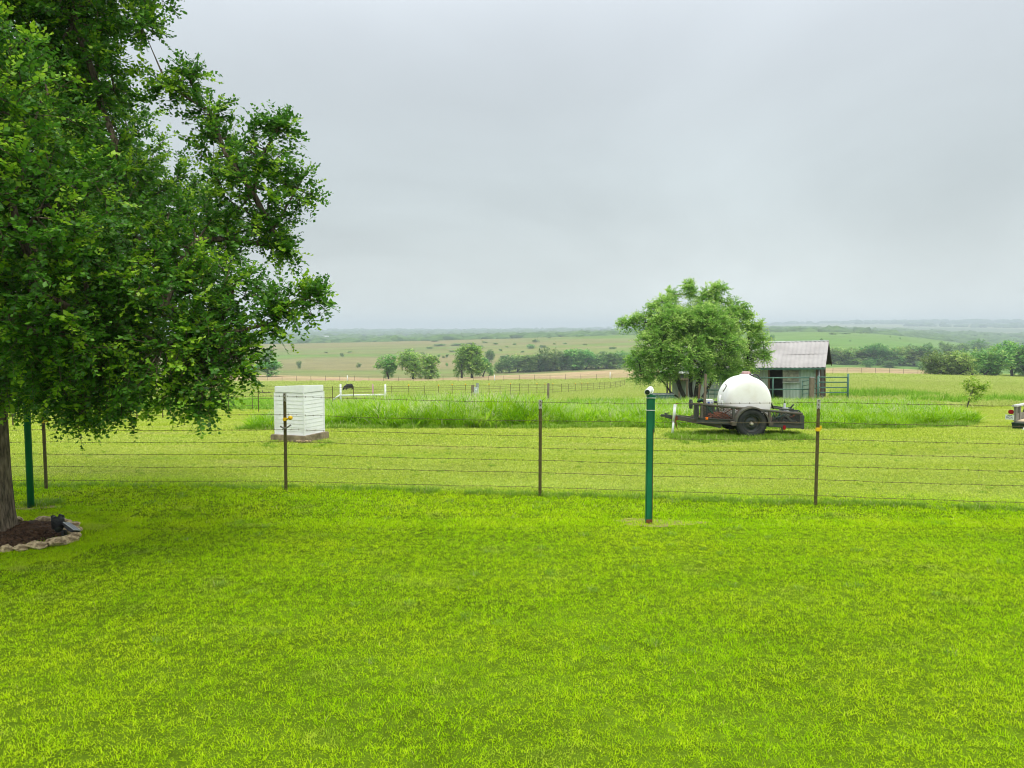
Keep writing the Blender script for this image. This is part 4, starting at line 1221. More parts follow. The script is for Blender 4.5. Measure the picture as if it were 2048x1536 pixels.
M['greenhose'] = mat('dark_green_hose', srgb(36, 84, 66), srgb(28, 60, 50), .5, 8)
M['galv'] = mat('galvanised', srgb(178, 182, 180), srgb(140, 146, 144), .5, 8, metal=.5)
M['shedwall'] = mat('green_grey_sheet', srgb(158, 167, 162), srgb(138, 148, 144), .6, 1.2, dirt=srgb(124, 128, 118), dscale=1.6, damt=.6, stretch=(1, 1, .35))
M['shedwall_green'] = mat('greener_sheet', srgb(148, 166, 154), srgb(128, 148, 136), .6, 1.2, dirt=srgb(112, 126, 112), dscale=1.6, damt=.6, stretch=(1, 1, .35))
M['sheddoor'] = mat('pale_grey_sheet', srgb(160, 174, 170), srgb(142, 156, 152), .6, 1.4, dirt=srgb(120, 128, 120), dscale=1.6, damt=.5, stretch=(1, 1, .35))
M['shedroof'] = mat('grey_roof_sheet', srgb(168, 163, 160), srgb(150, 145, 142), .6, 1.0, dirt=srgb(154, 146, 140), dscale=.9, damt=.2, spec=.35)
M['ply'] = mat('mottled_plywood', srgb(150, 148, 134), srgb(104, 104, 94), .95, 5, dirt=srgb(74, 74, 66), dscale=4, damt=.6)
M['gate'] = mat('green_gate_paint', srgb(84, 124, 110), srgb(70, 104, 92), .55, 5, dirt=srgb(86, 84, 66), dscale=4, damt=.4)
M['dark_inside'] = mat('dark_brown', (.06, .055, .048), (.04, .037, .033), .95, 4)  # very dark brown for shed inside, roof underside and gables
M['rock'] = mat('limestone', srgb(214, 192, 152), srgb(140, 118, 88), .95, 22, dirt=srgb(78, 66, 48), dscale=16, damt=.85, bump=1.0, bscale=50)
M['mulch'] = mat('bark_mulch', srgb(92, 68, 48), srgb(52, 38, 28), 1.0, 22, bump=1.0, bscale=40)
M['soil'] = mat('bare_soil', srgb(158, 136, 96), srgb(124, 112, 68), 1.0, 14, dirt=srgb(112, 132, 56), dscale=9, damt=.8, bump=.5)
M['solar'] = mat('solar_glass', (.015, .018, .03), (.02, .024, .04), .15, 20, spec=.6)
M['cow'] = mat('black_hide', (.012, .011, .010), (.02, .018, .016), .7, 5)
M['brush'] = mat('dead_branches', srgb(74, 62, 50), srgb(48, 40, 34), .95, 6)
M['boxgrey'] = mat('grey_meter_box', srgb(196, 202, 202), srgb(172, 178, 178), .45, 5)
M['deck'] = mat('pale_deck_boards', srgb(226, 210, 176), srgb(204, 184, 150), .8, 6, stretch=(1, 6, 1))
M['alu'] = mat('white_aluminium', srgb(222, 222, 218), srgb(186, 186, 182), .4, 6, metal=.25)
M['trailgrey'] = mat('grey_trailer_paint', srgb(132, 130, 118), srgb(106, 104, 94), .6, 6, dirt=srgb(96, 84, 64), dscale=5, damt=.5)
M['bumper'] = mat('dark_green_steel', srgb(38, 58, 44), srgb(26, 42, 32), .6, 6)
M['plate'] = mat('plate_white', srgb(222, 226, 220), srgb(208, 212, 206), .4, 6)
M['ink'] = mat('dark_blue_ink', srgb(40, 48, 70), srgb(34, 40, 60), .5, 6)
M['blue'] = mat('blue_print', srgb(60, 90, 170), srgb(50, 80, 150), .5, 6)
M['lensglass'] = mat('dark_glass', (.012, .02, .018), (.018, .028, .024), .12, 6, spec=.6)

# ------------------------------------------------------------------ front wire fence
def tpost(h, tip=True):
    b = MB()
    b.box((0, 0, h / 2 - .05), (.046, .006, h + .1)); b.box((0, .02, h / 2 - .05), (.007, .034, h + .098))
    for k in range(int(h / .055)):
        b.box((0, -.006, .06 + k * .055), (.014, .008, .02))
    if tip:
        b.box((0, -.0005, h - .062), (.049, .010, .128), mi=1); b.box((0, .021, h - .062), (.0105, .037, .127), mi=1)
    return b

def barbed(pts, r=.0031, barbs=True, every=.125, rg=rng):
    b = MB()
    b.tube(pts, r, 5, cap=True)
    if barbs:
        P = np.array(pts); d = np.linalg.norm(np.diff(P, axis=0), axis=1); cum = np.concatenate([[0], np.cumsum(d)])
        s = .05
        while s < cum[-1]:
            i = np.searchsorted(cum, s) - 1; i = max(0, min(i, len(P) - 2)); f = (s - cum[i]) / d[i]
            p = P[i] * (1 - f) + P[i + 1] * f
            a = rg.random() * 3.14
            for q in (a, a + 1.6):
                v = np.array([rg.normal(0, .3) * .014, math.cos(q) * .016, math.sin(q) * .016])
                b.tube([p - v, p + v], .0019, 3)
            b.tube([p - np.array([.008, 0, 0]), p + np.array([.008, 0, 0])], r * 1.55, 5)
            s += every * rg.uniform(.9, 1.1)
    return b

def build_front_fence():
    fp = [gp(92, 978), gp(572, 980), gp(1080, 992), gp(1631, 1010)]
    l = fp[0] + (fp[0] - fp[1]); l2 = l + (fp[0] - fp[1]); r = fp[3] + (fp[3] - fp[2]) * np.array([1, 1.05, 1])
    P = [l2, l] + fp + [r]
    for p in P: p[2] = float(hgt(p[0], p[1]))
    base = fp[1]
    t = thing('wire_fence', 'rusty barbed wire fence on thin olive steel posts crossing the lawn', 'fence', base)
    hs = [1.42, 1.42, 1.06 + .36, 1.447, 1.40, 1.45, 1.43]
    lean = [0, 0, 0.0, .004, .002, -.004, 0]
    ztop = []
    for i, p in enumerate(P):
        o = tpost(hs[i]).build('post', [M['post_olive'], M['post_tip']], t, p - base)
        o.rotation_euler = (rng.normal(0, .006), lean[i], rng.normal(0, .1))
        if i in (2, 3, 5):
            b = MB()
            zi = {2: 1.02, 3: 1.06, 5: 1.045}[i]
            b.box((0, -.004, zi), (.056, .05, .05), bev=.006)
            if i == 5: b.box((.03, -.02, zi + .028), (.018, .03, .05), bev=.004)
            else:
                b.tube([(.02, -.02, zi), (.075, -.025, zi + .02)], .012, 8)
                b.lathe([(0, -.03), (.02, -.028), (.033, -.012), (.033, .012), (.02, .028), (0, .03)], (.085, -.028, zi + .024), 'Y', 14)
            b.build('insulator', M['yellow'], o)
        if i == 3:
            b = MB()
            pts = [(-.055, -.02, .955)] + [(-.05 + .02 * k, -.03, .94 - .012 * math.sin(k * .7) + .0016 * (k - 3) ** 2) for k in range(8)]
            b.tube(pts, [.016] + [.011] * 7 + [.017], 8)
            b.build('hook', M['trailgrey'], o)
    for wi, wz in enumerate([1.412, 1.14, .912, .728, .546, .359, .14]):
        pts = []
        for i in range(len(P) - 1):
            a = P[i] + np.array([0, -.026, wz * hs[i] / 1.447]); b_ = P[i + 1] + np.array([0, -.026, wz * hs[i + 1] / 1.447])
            n = 16
            sag = rng.uniform(.004, .018)
            for k in range(n):
                f = k / n
                p = a * (1 - f) + b_ * f; p[2] -= 4 * sag * f * (1 - f); p = p + rng.normal(0, .0025, 3)
                pts.append(p - base)
        pts.append(P[-1] + np.array([0, -.026, wz]) - base)
        barbed(pts).build('wire', M['wire'], t)
build_front_fence()

# ------------------------------------------------------------------ green posts and the camera
def build_posts():
    g = gp(1297, 1047)
    t = thing('pipe_post', 'square edged green steel post with rusty right edge carrying a white camera', 'post', g)
    H = 1.60
    b = MB(); b.box((0, 0, H / 2 - .1), (.078, .078, H + .2), bev=.012)
    b.box((.0385, -.0395, .55), (.005, .0035, 1.25), mi=1); b.box((.0, -.0397, .025), (.07, .003, .07), mi=1)
    b.build('pipe', [M['green'], M['rust']], t)
    b = MB(); b.box((.046, -.012, H - .24), (.020, .045, .46), bev=.004); b.build('conduit', M['green'], t)
    for z in (H - .045, H - .195):
        b = MB()
        w = .062
        pts = [(-.042, -.043, z), (.06, -.043, z + .0), (.06, .043, z), (-.042, .043, z), (-.042, -.043, z)]
        b.tube(pts, .0042, 6); b.build('cable_tie', M['white_paint'], t)
    c = g + np.array([0, 0, H])
    t = thing('security_camera', 'white tube shaped camera with dark lens on top of the right green post', 'camera', c + np.array([-.01, 0, .045]))
    ax = np.array([.34, .92, .10]); ax = ax / np.linalg.norm(ax)
    b = MB()
    b.tube([-ax * .13, -ax * .128, ax * .09, ax * .108, ax * .115], [.033, .036, .036, .030, .012], 24)
    b.build('housing', M['white_paint'], t)
    b = MB(); b.tube([-ax * .136, -ax * .131], [.028, .0305], 24); b.build('lens', M['lensglass'], t)
    b = MB(); b.tube([(0.0, 0, -.05), (.0, 0, -.02)], .014, 10); b.box((.0, 0, -.05), (.05, .05, .008)); b.tube([(.02, 0, -.05), (.05, .03, -.02), (.06, .06, .01)], .006, 6)
    b.build('bracket', M['white_paint'], t)
    g2 = gp(62, 1015)
    t = thing('pipe_post', 'round dark green steel post standing under the elm crown', 'post', g2)
    b = MB(); b.tube([(0, 0, -.1), (0, 0, 1.5), (0, 0, 1.66)], .042, 18); b.build('pipe', M['green'], t)
    b = MB(); b.lathe([(0, .03), (.03, .025), (.045, .008), (.046, -.02)], (0, 0, 1.665), 'Z', 16); b.build('cap', M['green'], t)
    # bare ground round the post feet
    for nm, (gx, gy), rx, ry in (('bare_patch', (g[0] + .12, g[1] + .05), .52, .20), ('bare_patch', (g2[0] + .05, g2[1] + .02), .28, .14)):
        n = 40; vs = [(gx, gy, float(hgt(gx, gy)) + .006)]
        for k in range(n):
            a = 2 * math.pi * k / n; f = 1 + .22 * math.sin(3 * a + 1) + .12 * math.sin(7 * a)
            x, y = gx + rx * f * math.cos(a), gy + ry * f * math.sin(a); vs.append((x, y, float(hgt(x, y)) + .004))
        b = MB(); b.add(vs, [(0, 1 + k, 1 + (k + 1) % n) for k in range(n)])
        o = b.build(nm, M['soil']); tag(o, kind='structure')
build_posts()

# ------------------------------------------------------------------ mulch bed, rocks and solar spotlight under the elm
def rock_mesh(name, dims, seed):
    rg = np.random.default_rng(seed)
    bm = bmesh.new(); bmesh.ops.create_icosphere(bm, subdivisions=4, radius=.5)
    ph = rg.uniform(0, 6, 6); cuts = [Vector(rg.normal(0, 1, 3)).normalized() for _ in range(9)]; lim = rg.uniform(.27, .42, 9)
    for v in bm.verts:
        p = v.co.copy()
        for cdir, l in zip(cuts, lim):
            d = p.dot(cdir)
            if d > l: p -= cdir * (d - l) * .95
        p *= 1 + .05 * math.sin(p.x * 14 + ph[0]) * math.sin(p.y * 12 + ph[1]) + .035 * math.sin(p.z * 25 + ph[2] + p.x * 17) + rg.normal(0, .008)
        v.co = Vector((p.x * dims[0], p.y * dims[1], p.z * dims[2]))
    me = bpy.data.meshes.new(name); bm.to_mesh(me); bm.free()
    me.polygons.foreach_set('use_smooth', np.ones(len(me.polygons), bool)); me.materials.append(M['rock'])
    return me

def build_bed():
    cx, cy_ = elm_base[0] + .12, elm_base[1] + .02
    n = 64; vs = []; fs = []
    for j, rr in enumerate(np.linspace(0, 1, 12)):
        for k in range(n):
            a = 2 * math.pi * k / n
            r = rr * (.63 + .04 * math.sin(2 * a) + .03 * math.sin(5 * a))
            x, y = cx + r * math.cos(a), cy_ + r * math.sin(a)
            z = float(hgt(x, y)) + .005 + .10 * (1 - rr ** 2) + rng.normal(0, .010) * (rr < 1)
            vs.append((x, y, z))
    for j in range(11):
        for k in range(n): fs.append((j * n + k, j * n + (k + 1) % n, (j + 1) * n + (k + 1) % n, (j + 1) * n + k))
    b = MB(); b.add(vs, fs)
    # loose bark chips
    for k in range(900):
        a = rng.random() * 6.28; r = .61 * math.sqrt(rng.random()); x, y = cx + r * math.cos(a), cy_ + r * math.sin(a)
        z = .005 + .10 * (1 - (r / .64) ** 2)
        b.box((x, y, z + .006), (rng.uniform(.015, .05), rng.uniform(.008, .018), .006), (rng.normal(0, .4), rng.normal(0, .4), rng.random() * 6.28))
    o = b.build('mulch_bed', M['mulch']); tag(o, 'dark brown bark mulch around the foot of the elm', kind='stuff')
    G = 'limestone rocks edging the tree bed'
    data = [((4, 1108), (.17, .2, .12), 'small tan rock cut by the left photo edge'),
            ((30, 1105), (.24, .20, .10), 'low flat tan rock second from the left edge'),
            ((66, 1102), (.30, .22, .135), 'mid sized grey tan rock left of the largest rock'),
            ((106, 1096), (.32, .24, .155), 'largest pale tan rock in front of the black spotlight'),
            ((132, 1088), (.24, .20, .13), 'tan rock right of the largest one at the bed edge'),
            ((145, 1080), (.14, .15, .13), 'narrow rock standing behind the right end of the rock row'),
            ((143, 1071), (.16, .15, .12), 'rounded pale rock furthest back beside the spotlight panel'),
            ((-30, 1112), (.26, .2, .13), 'tan rock just past the left photo edge')]
    for i, ((px, py), dm, lab) in enumerate(data):
        g = gp(px, py); dm = (dm[0] * .86, dm[1] * .9, dm[2] * .82); me = rock_mesh('rock', dm, 100 + i)
        o = link('rock', me, None, g + np.array([0, dm[1] * .45, dm[2] * .30])); o.rotation_euler = (0, 0, rng.normal(0, .25))
        tag(o, lab, 'rock', G)
    for i, (ax, ay) in enumerate([(.75, .25), (.60, .50), (.35, .68), (.05, .75), (-.4, .68)]):
        dm = (rng.uniform(.18, .26), .2, rng.uniform(.1, .13)); x, y = cx + ax * .80, cy_ + ay * .80
        o = link('rock', rock_mesh('rock', dm, 140 + i), None, onground(x, y, .035)); tag(o, ['tan rock behind the mulch at the right of the bed', 'tan rock behind the mulch further from the photo edge', 'tan rock at the back of the bed behind the trunk', 'tan rock hidden behind the elm trunk', 'tan rock at the back left of the bed'][i], 'rock', G)
    # spotlight
    g = gp(112, 1084); g = onground(g[0], g[1] + .16)
    t = thing('solar_spotlight', 'black solar spotlight with tilted panel standing in the mulch', 'spotlight', g + np.array([0, 0, .02]))
    b = MB()
    ax = Vector((-.25, .35, .9)).normalized()
    p0 = Vector((-.06, 0, .07))
    b.tube([p0 - ax * .02, p0 + ax * .02, p0 + ax * .10, p0 + ax * .145], [.028, .05, .062, .072], 20)
    for k in range(6): b.tube([p0 + ax * (.03 + .016 * k), p0 + ax * (.034 + .016 * k)], .070, 20)
    for k in range(4):
        a = k * 1.57; b.box(p0 + ax * .15 + Vector((math.cos(a) * .055, math.sin(a) * .055, .01)), (.03, .03, .03), (.3, .3, a))
    b.build('lamp_head', M['black'], t)
    b = MB(); b.tube([(0, 0, -.12), (0, 0, .03), (-.04, 0, .07)], .014, 10); b.box((.0, 0, .04), (.05, .05, .07), bev=.01); b.build('stake', M['black'], t)
    rot = (Matrix.Rotation(R(-16), 3, 'X') @ Matrix.Rotation(R(33), 3, 'Y'))
    b = MB(); b.box((.085, 0, .105), (.165, .14, .022), rot, bev=.004); b.box(Vector((.085, 0, .105)) + rot @ Vector((0, 0, -.02)), (.10, .08, .03), rot); b.build('panel_housing', M['black'], t)
    b = MB(); b.box(Vector((.085, 0, .105)) + rot @ Vector((0, 0, .0125)), (.145, .12, .004), rot); b.build('solar_panel', M['solar'], t)
    b = MB()
    for dx_, dy_, sx_, sy_ in ((0, .066, .166, .009), (0, -.066, .166, .009), (.079, 0, .008, .123), (-.079, 0, .008, .123)):
        b.box(Vector((.085, 0, .105)) + rot @ Vector((dx_, dy_, .013)), (sx_, sy_, .006), rot)
    b.build('panel_trim', M['galv'], t)
build_bed()

# ------------------------------------------------------------------ white box with siding on a concrete slab
def build_white_box():
    corner = gp(608, 886)
    rz = R(-20.2)
    c = onground(corner[0] - .245, corner[1] + .60)
    t = thing('concrete_slab', 'cracked square concrete slab under the white siding box', 'slab', c, rz)
    b = MB(); b.box((0, 0, .03), (.90, .90, .22), bev=.014)
    vs = [v for v in b.v]
    # broken front right edge
    o = b.build('slab', M['concrete'], t)
    for k, (sx_, sy_, r_) in enumerate([(.36, -.49, .06), (.45, -.42, .045), (.42, -.48, .03), (.28, -.49, .035), (.48, -.34, .03)]):
        me = rock_mesh('rubble', (r_ * 2.2, r_ * 1.8, r_ * 1.5), 300 + k); q = link('rubble', me, t, (sx_, sy_, .03))
    z0 = .142
    c2 = c + np.array([0, 0, z0])
    t = thing('pump_house', 'small white box house with horizontal siding standing on the concrete slab', 'pump house', c2, rz)
    S = .735; H = 1.085
    def siding(nm, face):
        n = 11; vs = []; fs = []
        zt = H - .175
        for k in range(n):
            za = zt * k / n; zb = zt * (k + 1) / n
            for (d, z) in ((.0058, za), (.0054, za + .006), (.0, zb)):
                for x in (-S / 2, S / 2): vs.append((x, -S / 2 - d, z))
            o_ = k * 6
            fs += [(o_, o_ + 1, o_ + 3, o_ + 2), (o_ + 2, o_ + 3, o_ + 5, o_ + 4)]
        A = Matrix.Rotation(face, 3, 'Z')
        b = MB(); b.add([A @ Vector(v) for v in vs], fs); b.build(nm, M['white_siding'], t)
    for f in (0, R(90), R(180), R(270)): siding('siding_wall', f)
    b = MB()
    for sx_ in (-1, 1):
        for sy_ in (-1, 1):
            b = MB(); b.box((sx_ * (S / 2 + .004), sy_ * (S / 2 + .004), (H - .175) / 2), (.026, .026, H - .175 - .002)); b.build('corner_trim', M['white_siding'], t)
    b = MB(); q_ = S / 2 + .0075; bm = bmesh.new(); bmesh.ops.create_cube(bm, size=1.0)
    for v in bm.verts:
        x, y = v.co.x * 2 * q_, v.co.y * 2 * q_
        v.co = Vector((x, y, H - .174 if v.co.z < 0 else H - .075 * ((y - x) / (2 * q_) + 1) / 2))
    bmesh.ops.bevel(bm, geom=[e for e in bm.edges], offset=.012, segments=2, affect='EDGES'); bm.verts.index_update()
    b.add([v.co.copy() for v in bm.verts], [[v.index for v in f.verts] for f in bm.faces]); bm.free()
    b.build('lid', M['white_siding'], t)
    for A in (0, R(90)):
        b = MB(); Mx = Matrix.Rotation(A, 3, 'Z')
        for k in range(34):
            b.box(Mx @ Vector((-S / 2 + .01 + k * (S - .02) / 33, -S / 2 - .012, H - .176)), (.008, .008, .006), Mx)
        b.build('lid_fringe', M['galv'], t)
build_white_box()

# ------------------------------------------------------------------ trailer with water tank
def build_trailer():
    root = gp(1504, 877); Y0 = root[1]
    t = thing('utility_trailer', 'worn dark steel utility trailer with mesh sides carrying a white tank', 'trailer', root)
    def q(px, py, dy=0.0): return at(px, py, Y0 + dy) - root
    kk = Y0 / FPX
    N, F = .20, 1.50           # near and far side planes
    # deck line: local z as a function of x
    a = q(1403, 841, N); b_ = q(1605, 852, N)
    def dz(x): return a[2] + (b_[2] - a[2]) * (x - a[0]) / (b_[0] - a[0])
    x0, x1 = q(1394, 841, N)[0], b_[0]
    b = MB()
    for y in (N, F):
        xq = x0 + (.40 if y == F else 0)
        b.bar((xq, y, dz(xq)), (x1, y, dz(x1)), .05, .115, bev=.004)
        b.bar((xq, y - .03, dz(xq) + .055), (x1, y - .03, dz(x1) + .055), .03, .012)
    for k in range(7):
        x = x0 + .43 + (x1 - x0 - .46) * k / 6
        b.bar((x, N + .025, dz(x) - .01), (x, F - .025, dz(x) - .01), .05, .07)
    b.build('frame', M['frame'], t)
    b = MB(); b.bar((x0 + .40, (N + F) / 2, dz(x0 + .40) + .045), (x1, (N + F) / 2, dz(x1) + .045), F - N - .06, .02); b.bar((x0 + .02, N + .35, dz(x0) + .045), (x0 + .40, N + .35, dz(x0 + .4) + .045), .62, .02); b.build('deck', M['brownwood'], t)
    # tongue: two bars that meet at the coupler
    mid = (N + F) / 2
    tip = q(1349, 834, mid)
    b = MB()
    for y in (N + .02, F - .02):
        xs = x0 + .55
        b.bar((xs, y, dz(xs) - .10), (tip[0], mid + (y - mid) * .05, tip[2]), .05, .10, bev=.004)
    b.build('tongue', M['rail'], t)
    b = MB()
    c1 = q(1345, 835, mid); c2 = q(1330, 831, mid); c3 = q(1321, 831, mid)
    b.bar(c1, c2, .09, .085, bev=.01); b.bar(c2, c3, .07, .055, bev=.012)
    b.tube([c2 + (0, 0, .03), c2 + (.0, 0, .065)], .015, 8); b.box(c2 + (.05, 0, .055), (.10, .03, .02), (0, -.15, 0)); b.box(c1 + (.03, 0, -.075), (.09, .06, .07))
    b.build('coupler', M['frame'], t)
    b = MB()
    j0 = q(1350, 811, mid - .1); j1 = q(1344.5, 871, mid - .1)
    ax = (j1 - j0)
    b.tube([j0, j0 + ax * .52], .033, 14); b.tube([j0 + ax * .5, j1 - ax * .02], .026, 14); b.lathe([(0, .03), (.035, .02), (.036, -.01)], j0, 'Z', 14)
    b.tube([j1, j1 - ax * .03], .05, 14)
    b.build('jack', M['white_paint'], t)
    b = MB(); b.tube([j0 + (0, 0, .02), j0 + (.03, 0, .05), j0 + (.06, 0, .052)], .012, 8); b.box(j0 + ax * .42 + (.03, .04, 0), (.14, .09, .10), (0, .1, 0), bev=.01); b.build('jack_clamp', M['rust'], t)
    b = MB()
    b.tube([j0 + ax * .45 + (.02, -.02, 0), j0 + ax * .55 + (.06, -.03, -.05), j0 + ax * .62 + (.09, -.03, -.12)], .010, 6)
    b.build('jack_chain', M['rust'], t)
    # rails and uprights
    ra = q(1394, 808, N); rb = q(1605, 828, N)
    def rzf(x): return ra[2] + (rb[2] - ra[2]) * (x - ra[0]) / (rb[0] - ra[0])
    for y, nm in ((N, 'side_rail'), (F, 'side_rail')):
        b = MB(); xs0 = ra[0] + (.42 if y == F else 0); b.tube([(xs0, y, rzf(xs0)), (rb[0], y, rb[2])], .029, 12)
        for px in ((1403, 1467, 1539, 1602) if y == N else (1467, 1539, 1602)):
            x = q(px, 830, N)[0]
            b.bar((x, y, dz(x) + .05), (x, y, rzf(x) - .02), .05, .05, up=(0, 1, 0))
        if y == N:
            xa = q(1571, 830, N)[0]; xb = q(1590, 848, N)[0]
        b.build(nm, M['rail'], t)
    # expanded mesh in both sides
    for y in (N + .012,):
        b = MB(); st = .085; xa = x0 + .05; xb_ = x1 - .05
        x = xa - .5
        while x < xb_:
            for sg in (1, -1):
                pts = []
                lo_x, hi_x = x, x + .66
                # a strand from the deck to the rail at a flat angle
                xs = np.linspace(lo_x, hi_x, 12); f = (xs - lo_x) / .66
                if sg < 0: f = 1 - f
                ok = (xs > xa) & (xs < xb_)
                zz = dz(xs) + .05 + f * (rzf(xs) - dz(xs) - .07)
                P = [(xx, y, z_) for xx, z_, o_ in zip(xs, zz, ok) if o_]
                if len(P) > 1: b.tube(P, .0048, 3, cap=False)
            x += st
        b.build('mesh_panel', M['frame'], t)
    # rear gate
    b = MB(); g0 = q(1603, 829, N); 
    b.bar((x1 - .01, N - .01, dz(x1) - .06), (x1 - .01, N - .01, rb[2] - .03), .07, .05, up=(0, 1, 0)); b.bar((x1 - .01, F, dz(x1) - .06), (x1 - .01, F, rb[2] - .03), .07, .05, up=(0, 1, 0))
    b.bar((x1 + .015, N, dz(x1) - .02), (x1 + .015, F, dz(x1) - .02), .05, .10); b.bar((x1 + .015, N, rb[2] - .06), (x1 + .015, F, rb[2] - .06), .05, .05)
    for k in range(9):
        y = N + .1 + (F - N - .2) * k / 8; b.bar((x1 + .015, y, dz(x1) + .03), (x1 + .015, y, rb[2] - .085), .02, .02, up=(0, 1, 0))
    b.bar((q(1572, 831, N)[0], N - .03, q(1572, 831, N)[2]), (q(1590, 849, N)[0], N - .03, q(1590, 849, N)[2]), .04, .014, up=(0, 1, 0))
    b.build('tailgate', M['frame'], t)
    # wheels
    wc = q(1504, 851, 0); r = 30.0 * kk
    def wheel(y, sg):
        b = MB(); w = .21
        prof = [(r * .60, -w / 2 * .75), (r * .66, -w / 2 * .95), (r * .82, -w / 2), (r * .94, -w / 2 * .92), (r * .99, -w / 2 * .72), (r, -w / 2 * .4), (r, w / 2 * .4), (r * .99, w / 2 * .72), (r * .94, w / 2 * .92), (r * .82, w / 2), (r * .66, w / 2 * .95), (r * .60, w / 2 * .75)]
        b.lathe(prof, (0, 0, 0), 'Y', 48)
        for k in range(40):
            a_ = k * 2 * math.pi / 40
            for s_ in (-1, 1):
                b.box((math.cos(a_) * r * .995, s_ * w * .38, math.sin(a_) * r * .995), (.014, .055, .030), Matrix.Rotation(-a_, 3, 'Y'))
        wh = b.build('wheel', M['rubber'], t, (wc[0], y, r - .004))
        b = MB()
        R_ = r * .60
        b.lathe([(R_, sg * .075), (R_ * .96, sg * .085), (R_ * .90, sg * .055), (R_ * .86, sg * .02), (R_ * .62, sg * .03), (R_ * .52, sg * .048), (R_ * .30, sg * .05), (R_ * .22, sg * .035), (0, sg * .035)], (0, 0, 0), 'Y', 36)
        for k in range(5):
            a_ = k * 2 * math.pi / 5 + .3
            b.lathe([(.011, sg * .04), (.011, sg * .062), (0, sg * .066)], (math.cos(a_) * R_ * .40, 0, math.sin(a_) * R_ * .40), 'Y', 8)
        b.build('rim', M['rim'], wh)
        b = MB(); b.lathe([(.040, sg * .03), (.040, sg * .085), (.03, sg * .10), (0, sg * .104)], (0, 0, 0), 'Y', 18); b.build('hub', M['hub'], wh)
    wheel(.10, -1); wheel(F + .18, 1)
    b = MB(); b.tube([(wc[0], .1, r), (wc[0], F + .18, r)], .03, 10); b.box((wc[0], N + .03, r + .07), (.7, .05, .03)); b.box((wc[0], F, r + .07), (.7, .05, .03)); b.build('axle', M['frame'], t)
    for y in (.095, F + .185):
        b = MB(); Ro = 34.5 * kk
        b.lathe([(Ro, -.12), (Ro, .12)], (wc[0] + .01, y, r - .01), 'Y', 26, arc=(R(4), R(176)))
        b.lathe([(Ro - .03, -.12), (Ro, -.12)], (wc[0] + .01, y, r - .01), 'Y', 26, arc=(R(4), R(176)))
        b.lathe([(Ro - .006, .12), (Ro - .006, -.12)], (wc[0] + .01, y, r - .01), 'Y', 26, arc=(R(4), R(176)))
        b.box((wc[0] + .01 - Ro - .025, y, r + .0), (.10, .23, .09), bev=.006); b.box((wc[0] + .01 + Ro + .03, y, r - .01), (.10, .23, .07), bev=.006)
        b.build('fender', M['rail'], t)
    p = q(1413.5, 837, N - .03); b = MB(); b.box(p, (.068, .02, .058), bev=.006); b.lathe([(.018, -.018), (0, -.022)], p, 'Y', 12); b.build('marker_light', M['orange'], t)
    p = q(1568.5, 855, N - .03); b = MB(); b.box(p, (.062, .06, .10), bev=.012); b.build('tail_light', M['red'], t)
    b = MB(); b.bar(p + (-.045, .03, .02), p + (-.045, .03, -.07), .02, .02, up=(0, 1, 0)); b.tube([p + (-.03, .02, -.04), p + (-.035, .02, -.08), p + (-.02, .02, -.10)], .006, 6); b.build('light_bracket', M['frame'], t)
    # bracket with a small wheel at the front
    p = q(1381.5, 808, N - .0); b = MB()
    b.lathe([(0, -.03), (.07, -.034), (.105, -.022), (.108, 0), (.105, .022), (.07, .034), (0, .03)], (p[0], p[1], p[2]), 'X', 26)
    for k in range(9): b.box((p[0], p[1] - .02, p[2] - .096 + k * .024), (.066, .10, .008))
    b.build('guide_wheel', M['frame'], t)
    b = MB(); p2 = q(1396, 805, N); b.bar(p, (p2[0], p[1], p[2] + .0), .06, .05); b.box(q(1391.5, 822, N + .1), (.06, .2, .36), bev=.01); b.tube([q(1396, 812, N - .04), q(1398, 824, N - .05), q(1396.5, 833, N - .04), q(1400, 838, N - .04)], .012, 7); b.build('front_bracket', M['frame'], t)

    # ---- things carried on the trailer
    mid2 = .86
    tc = q(1487.5, 801, mid2); kt = (Y0 + mid2) / FPX
    zb = dz(tc[0]) + .058 + .0
    rt = 45.5 * kt
    base = root + np.array([tc[0], mid2, zb])
    tt = thing('water_tank', 'round white plastic water tank with pinkish lid riding on the trailer', 'tank', base)
    zc = tc[2] - zb
    b = MB(); n = 56; vs = []; fs = []
    prof = [(.0, -.50), (.30, -.498), (.60, -.490), (.80, -.475), (.90, -.45), (.955, -.415), (.985, -.365), (1.0, -.29), (1.0, -.14), (1.0, -.012), (.988, 0), (1.0, .012), (1.0, .14), (1.0, .29), (.985, .365), (.955, .415), (.90, .45), (.80, .475), (.60, .49), (.30, .498), (0, .50)]
    for (f, y) in prof:
        for k in range(n):
            a_ = 2 * math.pi * k / n; ca, sa = math.cos(a_), math.sin(a_)
            if sa >= 0: x, z = ca, sa
            else:
                e = 2 / 5.0
                x = math.copysign(abs(ca) ** e, ca) * .93 if abs(ca) > 1e-9 else 0; z = -abs(sa) ** e * (zc / rt)
                x = x * (1 - .07 * 0) if True else x
                # blend so that the side stays smooth where the halves meet
                x = math.copysign(max(abs(x), 0), ca); x = x + (ca - x) * max(0, 1 - abs(sa) * 4) ** 1
            vs.append((x * rt * f, y, zc + z * rt * f * (1.09 if sa >= 0 else 1.0)))
    for i in range(len(prof) - 1):
        for k in range(n): fs.append((i * n + k, i * n + (k + 1) % n, (i + 1) * n + (k + 1) % n, (i + 1) * n + k))
    b.add(vs, fs, 0, True); b.build('tank_body', M['tank'], tt)
    def l(px, py, dy): return q(px, py, dy) - np.array([tc[0], mid2, zb])
    b = MB(); b.lathe([(.15, -.05), (.15, .03), (.14, .04), (0, .045)], (l(1492, 750, mid2)[0], 0, zc + rt * 1.09), 'Z', 28); b.build('tank_collar', M['tank'], tt)
